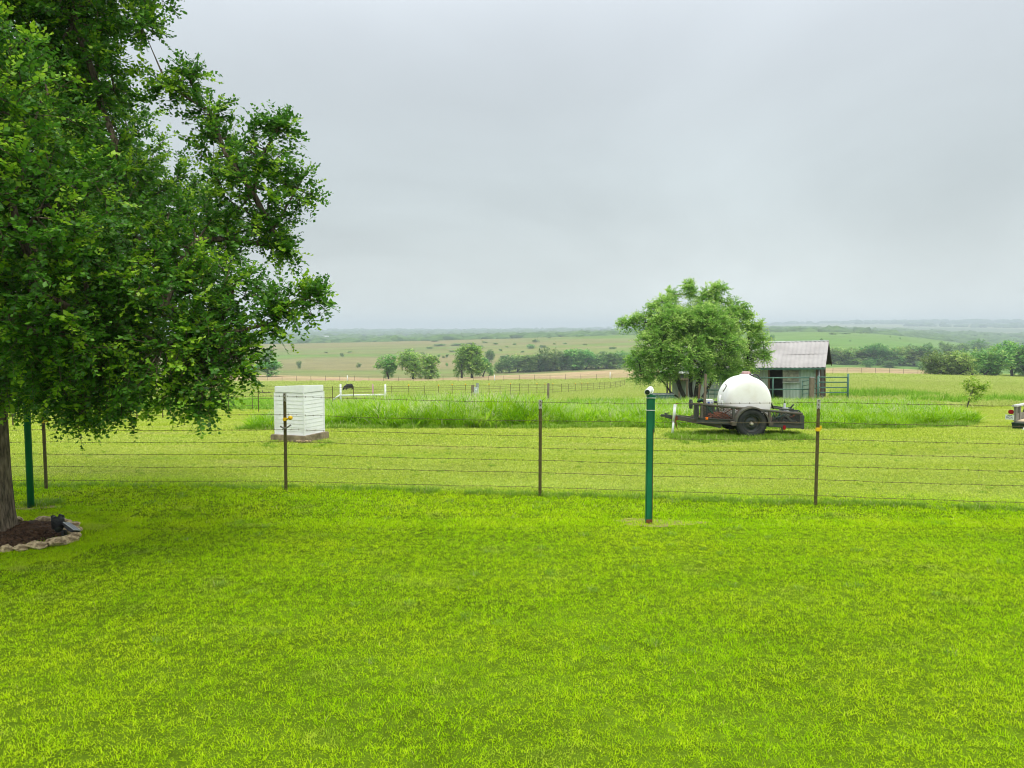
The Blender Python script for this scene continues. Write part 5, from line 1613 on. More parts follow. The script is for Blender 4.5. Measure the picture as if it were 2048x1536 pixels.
    b = MB(); b.lathe([(.095, .0), (.095, .055), (.085, .066), (0, .07)], (l(1492, 750, mid2)[0], 0, zc + rt * 1.09 + .035), 'Z', 24)
    for k in range(8):
        a_ = k * .785; b.box((l(1492, 750, mid2)[0] + math.cos(a_) * .096, math.sin(a_) * .096, zc + rt * 1.09 + .06), (.012, .02, .05), (0, 0, a_))
    b.build('lid', M['cap'], tt)
    b = MB(); ys = mid2 - .25
    b.tube([l(1499, 748, ys), l(1504, 751, ys), l(1510, 748.5, ys), l(1516, 751, ys), l(1522, 760, ys - .05), l(1526, 769, ys - .1)], .016, 8); b.build('hose', M['black'], tt); b = MB(); b.tube([l(1538.5, 800, ys), l(1543, 808, ys), l(1547, 818, ys)], .018, 8)
    b.build('hose', M['black'], tt)
    b = MB(); ye = mid2 - .43
    b.tube([l(1451, 768, ye), l(1453, 772, ye - .02), l(1449, 779, ye - .02), l(1446, 783, ye)], .012, 7, 1); b.tube([l(1441, 790, ye), l(1438.5, 800, ye), l(1439.5, 812, ye - .02), l(1442, 822, ye)], .024, 9, 0)
    b.box(l(1444, 805, ye - .06), (.05, .05, .10), bev=.008, mi=0); b.box(l(1443, 813, ye - .06), (.035, .045, .07), mi=1); b.tube([l(1445, 800, ye - .06), l(1447, 822, ye - .06)], .012, 8, 1)
    b.build('valve', [M['white_paint'], M['trailgrey']], tt)
    # planks that stand at the front
    p0 = q(1408, 838, N + .12); p1 = q(1411.5, 748, N + .12)
    t2 = thing('wooden_plank', 'grey weathered plank standing upright at the front of the trailer', 'plank', root + p0)
    b = MB(); b.bar((0, 0, -.01), p1 - p0, .045, .075, up=(0, 1, 0), bev=.003); b.build('plank', M['wood'], t2)
    p0 = q(1395, 838, N + .45); p1 = q(1399.5, 768, N + .45)
    t2 = thing('wooden_plank', 'short brown stick standing behind the grey plank', 'plank', root + p0)
    b = MB(); b.bar((0, 0, 0), p1 - p0, .04, .055, up=(0, 1, 0), bev=.003); b.build('plank', M['brownwood'], t2)
    p = q(1417.5, 803, .75); zz = dz(p[0]) + .058
    t2 = thing('white_box', 'small white box with blue print behind the grey plank', 'box', root + np.array([p[0], .75, zz]))
    hh = p[2] - zz + .05
    b = MB(); b.box((0, 0, hh - .07), (.17, .22, .14), bev=.006); b.build('carton', M['plate'], t2)
    b = MB(); b.box((-.03, -.1115, hh - .07), (.05, .002, .05)); b.build('print', M['blue'], t2); b = MB(); b.box((.045, -.1115, hh - .055), (.035, .002, .018)); b.build('print', M['blue'], t2)
    b = MB(); b.box((0, 0, (hh - .14) / 2), (.22, .26, hh - .142), bev=.006); b.build('crate_base', M['frame'], t2)
    # green hoses coiled near the front
    t2 = thing('garden_hose', 'dark green hoses draped over the front rail of the trailer', 'hose', root + q(1408, 838, .5))
    b = MB(); o_ = q(1408, 838, .5)
    for k in range(4):
        b.tube([q(1394 + k, 803 - k, .35 + .1 * k) - o_, q(1402 + 2 * k, 799, .35 + .1 * k) - o_, q(1410 + 2 * k, 808 + k, .4 + .1 * k) - o_, q(1420 + 3 * k, 822, .45 + .1 * k) - o_, q(1432 + 3 * k, 833, .45 + .1 * k) - o_], .016, 8)
    b.lathe([(.03, -.03), (.05, 0), (.03, .03), (0, .035)], q(1400, 801, .4) - o_, 'Y', 12)
    b.build('coil', M['greenhose'], t2)
    # rusty heap
    c = q(1436, 835, .5); zz = dz(c[0]) + .056
    bm = bmesh.new(); bmesh.ops.create_icosphere(bm, subdivisions=4, radius=1)
    for v in bm.verts:
        pz = v.co; f = 1 + rng.normal(0, .05) + .12 * math.sin(pz.x * 9 + pz.y * 4) * math.sin(pz.y * 11)
        v.co = Vector((pz.x * .25 * f, pz.y * .26 * f, max(pz.z, -.05) * .13 * f))
    me = bpy.data.meshes.new('heap'); bm.to_mesh(me); bm.free(); me.materials.append(M['heap'])
    o = link('scrap_heap', me, None, root + np.array([c[0], .52, zz])); tag(o, 'rusty red brown heap lying on the trailer bed before the tank', 'heap')
    b = MB(); b.tube([q(1440, 828, .34) - c, q(1450, 826, .3) - c, q(1462, 819, .3) - c, q(1472, 818, .3) - c, q(1484, 824, .3) - c], .012, 7)
    o = b.build('loose_hose', M['rust'], None, root + c); tag(o, 'thin brown hose looping behind the mesh before the tank', 'hose')
    # pump engine at the rear
    pc = q(1574, 845, .70); zz = dz(pc[0]) + .056; o_ = np.array([pc[0], .70, zz])
    t2 = thing('engine_pump', 'dirty small engine and pump with pipes on the rear of the trailer', 'pump', root + o_)
    def e(px, py, dy=.7): return q(px, py, dy) - o_
    zt = e(1574, 827)[2]
    b = MB(); b.box((0, 0, .02), (.50, .5, .04), bev=.005); b.box((.10, .0, .13), (.24, .28, .20), bev=.02)
    for k in range(7): b.box((.10, 0, .06 + k * .024), (.27, .31, .008))
    b.lathe([(0, -.10), (.085, -.10), (.095, -.08), (.095, .06), (0, .07)], (.16, -.12, .14), 'Y', 20); b.build('engine', M['frame'], t2)
    b = MB(); b.lathe([(.0, -.09), (.06, -.09), (.085, -.06), (.085, .04), (.04, .06), (0, .06)], (-.06, -.08, .17), 'Y', 20); b.tube([(-.06, -.1, .17), (-.06, -.12, .27), (-.02, -.12, .30)], .022, 10); b.box((-.14, 0, .16), (.06, .16, .22), bev=.01); b.build('pump_body', M['galv'], t2)
    b = MB(); b.tube([e(1546, 817), e(1546, 812), e(1560, 814), e(1574, 816), e(1583, 814)], .013, 8); b.tube([e(1551, 816, .5), e(1566, 819, .5), e(1588, 818, .5)], .015, 8); b.tube([e(1580, 818, .6), e(1585, 811, .6), e(1588, 809, .6)], .018, 8)
    b.tube([e(1578, 820, .5), e(1598, 821, .5), e(1602, 826, .5)], .016, 8); b.build('pipe', M['frame'], t2)
    b = MB(); c0 = e(1569, 819, .55); b.tube([c0, c0 + (0, 0, .04), c0 + (0, 0, .06), c0 + (0, 0, .13), c0 + (0, 0, .15)], [.05, .05, .028, .030, .012], 14); b.build('filter_bowl', M['galv'], t2)
    b = MB(); b.tube([c0 + (0, 0, .14), c0 + (.004, 0, .21)], .010, 6); b.build('valve_handle', M['black'], t2)
    b = MB()
    for k in range(4):
        x = e(1545 + 5.5 * k, 835, .4)[0]; b.tube([(x, -.32, .02), (x, -.33, .14), (x + .02, -.31, .20), (x + .05, -.28, .14), (x + .05, -.27, .03)], .013, 7, k % 2)
    b.tube([e(1546, 839, .3), e(1556, 835, .3), e(1568, 830, .3)], .022, 8, 0)
    b.build('suction_hose', [M['greenhose'], M['post_olive']], t2)
    b = MB(); b.box((.20, -.2, .10), (.03, .03, .22), (0, .4, 0)); b.build('brace', M['rust'], t2); b = MB(); b.box((.02, .16, .12), (.20, .10, .18), bev=.01); b.tube([(-.02, -.22, .10), (.05, -.24, .12), (.12, -.22, .2)], .02, 8); b.build('bracket', M['rust'], t2)
build_trailer()

# ------------------------------------------------------------------ second trailer at the right edge
def text_mesh(s, size):
    cu = bpy.data.curves.new('lettering', 'FONT'); cu.body = s; cu.size = size; cu.extrude = .0008; cu.align_x = 'CENTER'; cu.align_y = 'CENTER'
    o = bpy.data.objects.new('lettering', cu); COL.objects.link(o)
    me = bpy.data.meshes.new_from_object(o)
    bpy.data.objects.remove(o); bpy.data.curves.remove(cu)
    return me

def build_side_trailer():
    root = gp(2029, 859); Y0 = root[1]
    ang = math.atan2(.66, .75)
    t = thing('flatbed_trailer', 'grey trailer with white top rail and red lamp cut by the right photo edge', 'trailer', root, ang)
    # local: x away along the trailer, y to its left (the far wall), z up
    W = 1.5; L = 2.6; zd = .215; zr = .60
    b = MB()
    for y in (0, -W): b.box((L / 2 + .04, y, zd - .05), (L - .05, .07, .10))
    b.box((.03, -W / 2, zd - .05), (.06, W, .10)); b.box((L, -W / 2, zd - .05), (.06, W, .10)); b.build('chassis', M['trailgrey'], t)
    b = MB(); b.box((L / 2 + .06, -W / 2, zd + .012), (L - .02, W - .07, .024)); b.build('deck', M['deck'], t)
    for y in (0, -W):
        b = MB()
        for x in (.03, .33, .9, 1.5, 2.1, L): b.box((x, y, (zd + zr) / 2), (.075 if x > .1 else .10, .06, zr - zd))
        b.box((L / 2, y, zd + .10), (L, .02, .19)); b.build('side_wall', M['trailgrey'], t)
        b = MB(); b.box((L / 2 - .03, y, zr + .02), (L + .12, .13, .04), bev=.006); b.build('top_rail', M['alu'], t)
    b = MB(); b.box((.02, .10, .45), (.05, .13, .11), bev=.02); b.build('tail_light', M['red'], t)
    b = MB(); b.box((-.02, .115, .315), (.006, .20, .125)); pl = b.build('licence_plate', M['plate'], t)
    me = text_mesh('BGX', .078); me.materials.clear(); me.materials.append(M['ink'])
    lt = link('plate_lettering', me, pl, (-.025, .115, .305)); lt.rotation_euler = (R(90), 0, R(-90))
    b = MB(); b.box((-.0245, .115, .362), (.002, .11, .016)); b.build('plate_band', M['gate'], pl)
    b = MB(); n = 0
    vs = [(-.05, .06, .16), (-.05, -W - .04, .16), (.10, .06, .16), (.10, -W - .04, .16), (-.03, .03, -.02), (-.03, -W, -.02), (.09, .03, -.02), (.09, -W, -.02)]
    b.add(vs, [(0, 1, 3, 2), (4, 6, 7, 5), (0, 4, 5, 1), (2, 3, 7, 6), (0, 2, 6, 4), (1, 5, 7, 3)])
    b.box((.02, -W / 2, .17), (.17, W + .12, .022)); b.build('rear_bumper', M['bumper'], t)
    for y in (.10, -W - .10):
        b = MB(); r_ = .26
        b.lathe([(r_ * .55, -.07), (r_ * .8, -.085), (r_ * .97, -.07), (r_, -.03), (r_, .03), (r_ * .97, .07), (r_ * .8, .085), (r_ * .55, .07)], (0, 0, 0), 'Y', 32)
        w = b.build('wheel', M['rubber'], t, (1.5, y, r_)); b = MB(); b.lathe([(r_ * .55, .05), (r_ * .4, .03), (.05, .04), (0, .05)], (0, 0, 0), 'Y', 24); b.lathe([(r_ * .55, -.05), (r_ * .4, -.03), (.05, -.04), (0, -.05)], (0, 0, 0), 'Y', 24); b.build('rim', M['rim'], w)
    b = MB(); d = Vector((-.50, 0, -.235))
    for y in (-.32, -1.15): b.bar((-.06, y, zd + .01), (-.55, y, -.0), .045, .05)
    for k in range(6):
        f = (k + .5) / 6; b.bar((-.06 - .49 * f, -.34, zd + .01 - .205 * f), (-.06 - .49 * f, -1.13, zd + .01 - .205 * f), .055, .02)
    b.build('ramp', M['galv'], t)
build_side_trailer()

# ------------------------------------------------------------------ shed and corral
def corr(x0, x1, z0, z1, y, pitch=.19, amp=.018, ax='x'):
    """A ribbed sheet between x0..x1, z0..z1 at depth y."""
    n = max(2, int(round((x1 - x0) / pitch * 4))); vs = []; fs = []
    prof = [0, 1, 1, 0]
    for i in range(n + 1):
        x = x0 + (x1 - x0) * i / n; d = -amp * prof[i % 4]
        vs += [(x, y + d, z0), (x, y + d, z1)]
    for i in range(n): fs.append((2 * i, 2 * i + 2, 2 * i + 3, 2 * i + 1))
    return vs, fs

def build_shed():
    X0, Y0 = (1638 - 1024) / FPX * 46.4, 46.4
    g = onground(X0, Y0); g[2] = -1.86
    th = R(-26.5)
    t = thing('metal_shed', 'old grey green metal shed with ribbed walls and pale sheet roof', 'shed', g)
    t.rotation_euler = Euler((0, R(-1.6), th), 'XYZ')
    # local: x to the right along the front (0 = right corner, negative to the left), y into the shed, z up
    L = 8.9; Dp = 4.7; H = 2.25
    def px2s(px):
        c, s_ = math.cos(th), math.sin(th); k = (px - 1024) / FPX
        # X0 + c*s = k*(Y0 + s_*s)
        return (k * Y0 - X0) / (c - k * s_)
    d0, d1, d2 = px2s(1540), px2s(1568), px2s(1602)
    def sheet(nm, m, *a, **kw):
        b = MB(); b.add(*corr(*a, **kw)); return b.build(nm, m, t)
    b = MB(); b.add(*corr(-L, d0, 0, H, 0)); b.add(*corr(d0 + .004, d2 - .01, 2.03, H, 0)); 
    b.build('front_wall', M['shedwall'], t)
    sheet('front_wall', M['shedwall_green'], d2, -.02, 0, H, 0)
    # the other walls
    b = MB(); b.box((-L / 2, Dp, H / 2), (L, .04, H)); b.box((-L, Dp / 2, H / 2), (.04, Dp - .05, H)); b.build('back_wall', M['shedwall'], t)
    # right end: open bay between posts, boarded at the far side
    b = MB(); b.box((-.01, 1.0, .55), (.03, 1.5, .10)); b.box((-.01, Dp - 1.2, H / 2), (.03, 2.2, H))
    for k in range(5): b.box((.008, .25 + .33 * k, .55), (.02, .09, 1.1), mi=1)
    b.build('end_wall', [M['dark_inside'], M['white_paint']], t)
    rise = 1.36; half = 2.35
    b = MB()
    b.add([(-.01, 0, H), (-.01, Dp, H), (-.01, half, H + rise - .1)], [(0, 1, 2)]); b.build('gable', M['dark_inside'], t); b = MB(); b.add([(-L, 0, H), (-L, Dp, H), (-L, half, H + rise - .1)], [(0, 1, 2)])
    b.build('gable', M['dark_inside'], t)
    b = MB(); b.box((-.055, -.022, H / 2), (.11, .035, H)); b.build('corner_post', M['brownwood'], t); b = MB(); b.box((.0, Dp, H / 2), (.16, .16, H)); b.build('corner_post', M['brownwood'], t); b = MB(); b.box((.03, .9, H / 2), (.12, .12, H)); b.build('corner_post', M['brownwood'], t)
    b = MB(); b.tube([(.09, -.10, 0), (.09, -.10, H - .02)], .035, 10); b.build('drain_pipe', M['galv'], t)
    b = MB(); b.box((d0 + .01, -.03, 1.0), (.09, .05, 2.0)); b.box(((d0 + d1) / 2, -.025, 2.04), (d1 - d0 + .1, .05, .06)); b.build('door_frame', M['brownwood'], t)
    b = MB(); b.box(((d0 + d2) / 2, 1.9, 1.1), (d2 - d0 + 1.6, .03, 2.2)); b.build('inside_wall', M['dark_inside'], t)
    b = MB(); b.add(*corr(d1, d2, .02, 1.98, -.06)); b.box(((d1 + d2) / 2, -.045, 1.0), (d2 - d1, .015, 1.96)); dr = b.build('sliding_door', M['sheddoor'], t)
    b = MB(); b.box(((d1 + d2) / 2 - .02, -.095, 1.60), (d2 - d1 - .06, .02, .68)); b.build('patch_board', M['ply'], dr)
    b = MB(); b.box(((d1 + d2) / 2, -.11, 1.20), (d2 - d1 + .02, .07, .055)); b.build('ledge', M['galv'], dr)
    # roof: two sloping ribbed sheets with laps
    ov = .46; fo = .28
    b = MB()
    def slope(y0, z0, y1, z1, nm, m):
        d = Vector((0, y1 - y0, z1 - z0)); Ln = d.length; d.normalize(); nrm = Vector((0, -d.z, d.y))
        if nrm.z < 0: nrm = -nrm
        xs0, xs1 = -L - .3, ov
        b = MB(); pit = .26; n = int((xs1 - xs0) / pit * 4)
        for (f0, f1, off) in ((0, .52, 0.0), (.50, 1.0, .018)):
            off = .018 if f0 == 0 and False else (0.0 if f0 == 0 else .014)
            vs = []; fs = []
            for i in range(n + 1):
                x = xs0 + (xs1 - xs0) * i / n; h = (.022 if i % 4 in (1, 2) else 0) + off + .008 * math.sin(x * 1.7 + f0 * 5)
                for f in (f0, f1):
                    p = Vector((x, y0, z0)) + d * (Ln * f) + nrm * h; vs.append(p)
            for i in range(n): fs.append((2 * i, 2 * i + 2, 2 * i + 3, 2 * i + 1))
            b.add(vs, fs)
        # a thickness below the sheet
        q = [Vector((xs0, y0, z0)) - nrm * .03, Vector((xs1, y0, z0)) - nrm * .03, Vector((xs1, y1, z1)) - nrm * .03, Vector((xs0, y1, z1)) - nrm * .03]
        b.add(q, [(0, 1, 2, 3)], 1)
        return b.build(nm, [m, M['dark_inside']], t)
    rf = slope(-fo, H - fo * rise / half + .03, half, H + rise + .03, 'roof', M['shedroof'])
    slope(Dp + fo, H - fo * rise / half + .03, half + .004, H + rise + .03, 'roof', M['shedroof'])
    b = MB(); b.tube([(-L - .3, half, H + rise + .05), (ov, half, H + rise + .05)], .06, 8); b.build('ridge_cap', M['galv'], rf)
    b = MB(); b.box((-L / 2 + .08, -fo + .03, H - fo * rise / half - .04), (L + .74, .03, .10)); b.build('fascia', M['gate'], rf)
    b = MB()
    for sgn, ya, yb in ((1, -fo + .05, half), (1, Dp + fo - .05, half)):
        b.bar((ov - .03, ya, H - fo * rise / half - .02), (ov - .03, yb, H + rise - .05), .03, .14)
    b.build('barge_board', M['dark_inside'], rf)
build_shed()

def build_corral():
    Yp = 44.0
    def P(px, py, Y=Yp): return at(px, py, Y)
    def gz(p): return float(hgt(p[0], p[1]))
    # long panel in front of the shed
    a, b1 = P(1512, 756), P(1619, 755)
    o0 = np.array([a[0], a[1], gz(a)])
    t = thing('corral_fence', 'long green two rail pipe panel in front of the shed door', 'fence', o0)
    b = MB()
    b.tube([a - o0, b1 - o0], .038, 10); c, d = P(1512, 779), P(1619, 778.5); b.tube([c - o0, d - o0], .034, 10); b.build('rail', M['gate'], t)
    for px in (1514, 1546, 1619):
        top = P(px, 755 if px > 1600 else 756); b = MB(); b.tube([top - o0 + (0, 0, .02), np.array([top[0], top[1], gz(top) - .1]) - o0], .04, 10); b.build('upright', M['gate'], t)
    # short gate behind, seen end on
    a = P(1604, 762, 45.6); o0 = np.array([a[0], a[1], gz(a)])
    t = thing('corral_gate', 'small slanting green gate between the long panel and the wooden post', 'gate', o0)
    e1 = P(1638, 756, 43.2)
    b = MB()
    for k in range(4):
        p = P(1605, 763 + 8.3 * k, 45.6); q_ = P(1636, 757.5 + 9.5 * k, 43.4); b.tube([p - o0, q_ - o0], .022, 8)
    b.build('rail', M['gate'], t)
    for (px, y, tp) in ((1605, 45.6, 761), (1636, 43.4, 754)):
        p = P(px, tp, y); b = MB(); b.tube([p - o0, np.array([p[0], p[1], gz(p) - .1]) - o0], .03, 8); b.build('upright', M['gate'], t)
    # broad wooden post
    p = P(1624, 755, 43.6); z0 = gz(p); o0 = np.array([p[0], p[1], z0])
    t = thing('wooden_post', 'broad grey brown wooden post between the green panels by the shed', 'post', o0)
    b = MB(); b.box((0, 0, (p[2] - z0) / 2 - .1), (.255, .20, p[2] - z0 + .2), bev=.015); b.build('post', M['wood'], t)
    b = MB(); b.box((0, 0, p[2] - z0 + .012), (.27, .22, .03)); b.build('cap', M['galv'], t)
    # four rail panel to the right
    a = P(1636, 754, 43.6); o0 = np.array([a[0], a[1], gz(a)])
    t = thing('corral_fence', 'green four rail pipe panel right of the shed ending in a thick post', 'fence', o0)
    b = MB()
    for ry in (754.5, 764.5, 775, 785): b.tube([P(1634, ry, 43.6) - o0, P(1696, ry, 44.4) - o0], .034, 10)
    b.build('rail', M['gate'], t)
    for px, tp, Y, r_ in ((1637, 752, 43.6, .05), (1696.5, 748, 44.4, .062)):
        p = P(px, tp, Y); b = MB(); b.tube([p - o0, np.array([p[0], p[1], gz(p) - .1]) - o0], r_, 12)
        b.lathe([(r_ * 1.05, 0), (r_ * .7, .02), (0, .025)], p - o0, 'Z', 12); b.build('upright', M['gate'], t)
    # low trough and panel left of the tree
    a = P(1303, 788, 42.5); o0 = np.array([a[0], a[1], gz(a)])
    t = thing('water_trough', 'long low pale green trough left of the shade tree stems', 'trough', o0)
    e1 = P(1346, 786.5, 42.5); b = MB(); hh = a[2] - o0[2]
    ln = e1[0] - a[0]
    for y in (-.3, .3): b.box((ln / 2, y, hh * .65), (ln, .03, hh * .7), bev=.004)
    for x in (0.015, ln - .015): b.box((x, 0, hh * .65), (.03, .57, hh * .7))
    b.box((ln / 2, 0, hh * .32), (ln - .06, .56, .03)); b.build('basin', M['gate'], t)
    b = MB()
    for y in (-.315, .315): b.tube([(0, y, hh), (ln, y, hh)], .03, 8)
    for x in (0, ln): b.tube([(x, -.315, hh), (x, .315, hh)], .03, 8)
    b.build('rim', M['galv'], t)
    for x in (.1, ln - .1):
        b = MB(); b.box((x, 0, hh * .15), (.08, .5, hh * .32)); b.build('foot', M['gate'], t)
    a = P(1408, 780, 42.8); o0 = np.array([a[0], a[1], gz(a)])
    t = thing('corral_fence', 'low pale green panel right of the shade tree stems', 'fence', o0)
    b = MB(); b.tube([a - o0, P(1444, 780, 42.8) - o0], .034, 8); b.tube([P(1408, 788, 42.8) - o0, P(1444, 788, 42.8) - o0], .03, 8); b.build('rail', M['gate'], t)
    for px in (1409, 1417, 1430, 1443):
        p = P(px, 780, 42.8); b = MB(); b.tube([p - o0, np.array([p[0], p[1], gz(p) - .1]) - o0], .028, 8); b.build('upright', M['gate'], t)
    # white roofed feeder behind the stems
    a = P(1342, 757, 50); o0 = np.array([a[0], a[1], gz(a)])
    t = thing('hay_feeder', 'wooden feeder with a white sheet roof behind the shade tree', 'feeder', o0)
    zr = P(1342, 744, 50)[2] - o0[2]; zb = a[2] - o0[2]
    b = MB(); b.box((.25, 0, zr), (1.7, 1.2, .09), (R(4), 0, 0)); b.build('roof', M['white_paint'], t)
    for x in (-.15, .45, .95):
        for y in (-.45, .45): b = MB(); b.box((x, y, zr / 2 - .06), (.10, .10, zr - .05)); b.build('leg', M['wood'], t)
    b = MB(); b.box((.3, -.50, zb), (1.6, .05, .12)); b.box((.3, .50, zb), (1.6, .05, .12)); b.box((.3, 0, zb - .12), (1.5, .95, .05)); b.build('beam', M['wood'], t)
build_corral()

# ------------------------------------------------------------------ fences of the pasture
def build_pasture_fences():
    # posts with yellow caps run away from the left towards the shade tree
    D0 = gp(515, 824)[1]; i0 = 1 / D0; sl = (1 / 128.0 - i0) / (1231 - 515)
    pxs = [20, 90, 153, 213, 270, 322, 370, 414, 455, 515, 571, 620, 664, 706, 746, 783, 817, 848, 877, 904, 931, 956, 978, 1000, 1021, 1039, 1056.5, 1074, 1090, 1106, 1123, 1137, 1151, 1164, 1176, 1188, 1200, 1210, 1221, 1231, 1241, 1250]
    caps = {817, 877, 904, 931, 978, 1021, 1074, 1090, 1106, 1151, 1164, 1176}
    pos = []
    for px in pxs:
        y = 1 / (i0 + sl * (px - 515)); x = (px - 1024) / FPX * y; pos.append(onground(x, y))
    base = pos[9]
    t = thing('wire_fence', 'long pasture wire fence with dark posts and yellow caps running back towards the shade tree', 'fence', base)
    for px, p in zip(pxs, pos):
        h = 1.16 + rng.normal(0, .02); w = .024 + .00022 * p[1]
        b = MB(); b.box((0, 0, h / 2 - .1), (w, .02, h + .2)); b.box((0, .018, h / 2 - .1), (.012, .03, h + .198))
        o = b.build('post', M['post_olive'], t, p - base)
        if px in caps:
            b = MB(); r_ = .028 + .0004 * p[1]; b.lathe([(0, .05), (r_ * .8, .045), (r_, .02), (r_, -.045), (0, -.05)], (0, -.012, h + .03), 'Z', 10); b.build('cap', M['yellow'], o)
    for wz in (1.13, 1.0, .84, .58, .30):
        pts = []
        for i in range(len(pos) - 1):
            for f in (0, .5): pts.append(pos[i] * (1 - f) + pos[i + 1] * f + np.array([0, -.02, wz - (.015 if f else 0)]) - base)
        pts.append(pos[-1] + np.array([0, -.02, wz]) - base)
        rs = [.006 + .00014 * (q[1] + base[1]) for q in pts]
        b = MB(); b.tube(pts, rs, 4); b.build('wire', M['wire'], t)
    p = gp(505, 820); tt = thing('electric_post', 'short thin steel post with a yellow top just left of the white box', 'post', p)
    b = MB(); b.box((0, 0, .35), (.026, .02, .9)); b.box((0, .015, .35), (.01, .025, .898)); b.build('post', M['post_olive'], tt)
    b = MB(); b.lathe([(0, .05), (.024, .045), (.03, .02), (.03, -.045), (0, -.05)], (0, 0, .83), 'Z', 10); b.build('cap', M['yellow'], tt)
    # thin far fence along the pink grass
    D = 176.0
    pts = []
    px = -200
    while px < 2100:
        if not (1270 < px < 1640):
            x = (px - 1024) / FPX * D; pts.append((px, onground(x, D + 4 * math.sin(px * .004))))
        px += 30.2
    for lab, sel in (('faint thin wire fence at the far side of the left pasture', [q for q in pts if q[0] < 1400]), ('faint thin wire fence below the right creek wood', [q for q in pts if q[0] > 1400 and q[0] < 1860])):
        base = sel[len(sel) // 2][1]
        t = thing('wire_fence', lab, 'fence', base)
        for (px, p) in sel:
            h = 1.35 + rng.normal(0, .08)
            b = MB(); b.tube([(0, 0, -.2), (rng.normal(0, .02), 0, h)], .034, 5); b.build('post', M['brush'], t, p - base)
        for wz in (1.2, .8, .4):
            b = MB(); b.tube([p + np.array([0, 0, wz]) - base for _, p in sel], .011, 3); b.build('wire', M['wire'], t)
    # four white marker poles of that fence
    for px, D_, h, lab in ((427, 170, 1.5, 'white pole in the far fence left of the white box'), (694, 172, 1.55, 'white pole in the far fence above the black cow'), (989, 174, 1.45, 'white pole in the far fence by the mid field trees'), (1220.5, 174, 1.6, 'white pole in the far fence left of the shade tree')):
        p = onground((px - 1024) / FPX * D_, D_); tt = thing('marker_pole', lab, 'pole', p)
        b = MB(); b.tube([(0, 0, -.2), (0, 0, h)], .085, 10); b.lathe([(.095, 0), (.06, .04), (0, .05)], (0, 0, h), 'Z', 10); b.build('pole', M['white_paint'], tt)
    # white pipe brace
    Yb = 43.0
    def P(px, py, Y=Yb): return at(px, py, Y)
    a = P(681, 800); o0 = onground(a[0], a[1])
    t = thing('pipe_brace', 'white H shaped pipe fence brace behind the white box', 'fence', o0)
    for px, tp, m in ((681, 769, 'white_paint'), (770.5, 769.5, 'white_paint'), (745.5, 769, 'cap')):
        p = P(px, tp); b = MB(); b.tube([p - o0, np.array([p[0], p[1], float(hgt(p[0], p[1])) - .1]) - o0], .052 if m != 'cap' else .04, 12); b.lathe([(.055, 0), (.04, .02), (0, .025)], p - o0, 'Z', 12); b.build('upright', M[m], t)
    b = MB(); b.tube([P(681, 791) - o0, P(770, 789.5) - o0], .05, 12); b.build('crossbar', M['white_paint'], t)
    b = MB(); b.tube([P(681, 789) - o0, P(666, 800) - o0], .045, 10); b.build('brace', M['white_paint'], t)
    # electric box on a post
    Y = 45.0; p = P(951, 780, Y); o0 = onground(p[0], p[1])
    t = thing('electric_box', 'pale grey electric meter box on a wooden post in the tall grass', 'box', o0)
    zt = P(945, 770, Y)[2] - o0[2]
    b = MB(); b.box((-.17, .1, zt / 2 - .1), (.17, .16, zt + .2), bev=.01); b.build('post', M['wood'], t)
    b = MB(); zc = p[2] - o0[2]; b.box((.04, 0, zc - .02), (.27, .13, .36), bev=.012); b.build('meter_box', M['boxgrey'], t)
    b = MB(); b.box((.11, .05, zc + .28), (.17, .07, .26), bev=.008); b.build('switch_box', M['galv'], t)
    b = MB(); b.lathe([(.06, -.07), (.06, -.09), (.04, -.10), (0, -.10)], (.05, 0, zc + .02), 'Y', 18); b.build('dial', M['white_paint'], t)
    b = MB(); b.tube([(.04, 0, zc - .2), (.04, 0, -.1)], .025, 8); b.tube([(-.06, -.02, zc - .18), (-.08, -.02, -.1)], .02, 8); b.build('conduit', M['frame'], t)
    Y = 52.0; p = P(1096.5, 766.5, Y); o0 = onground(p[0], p[1])
    t = thing('wooden_post', 'thick grey wooden post standing in the yellow capped fence', 'post', o0)
    b = MB(); z_ = p[2] - o0[2]; b.tube([(0, 0, -.1), (0, 0, z_ * .5), (.01, 0, z_ - .01), (.01, 0, z_)], [.082, .08, .078, .06], 14); b.build('post', M['wood'], t)
build_pasture_fences()

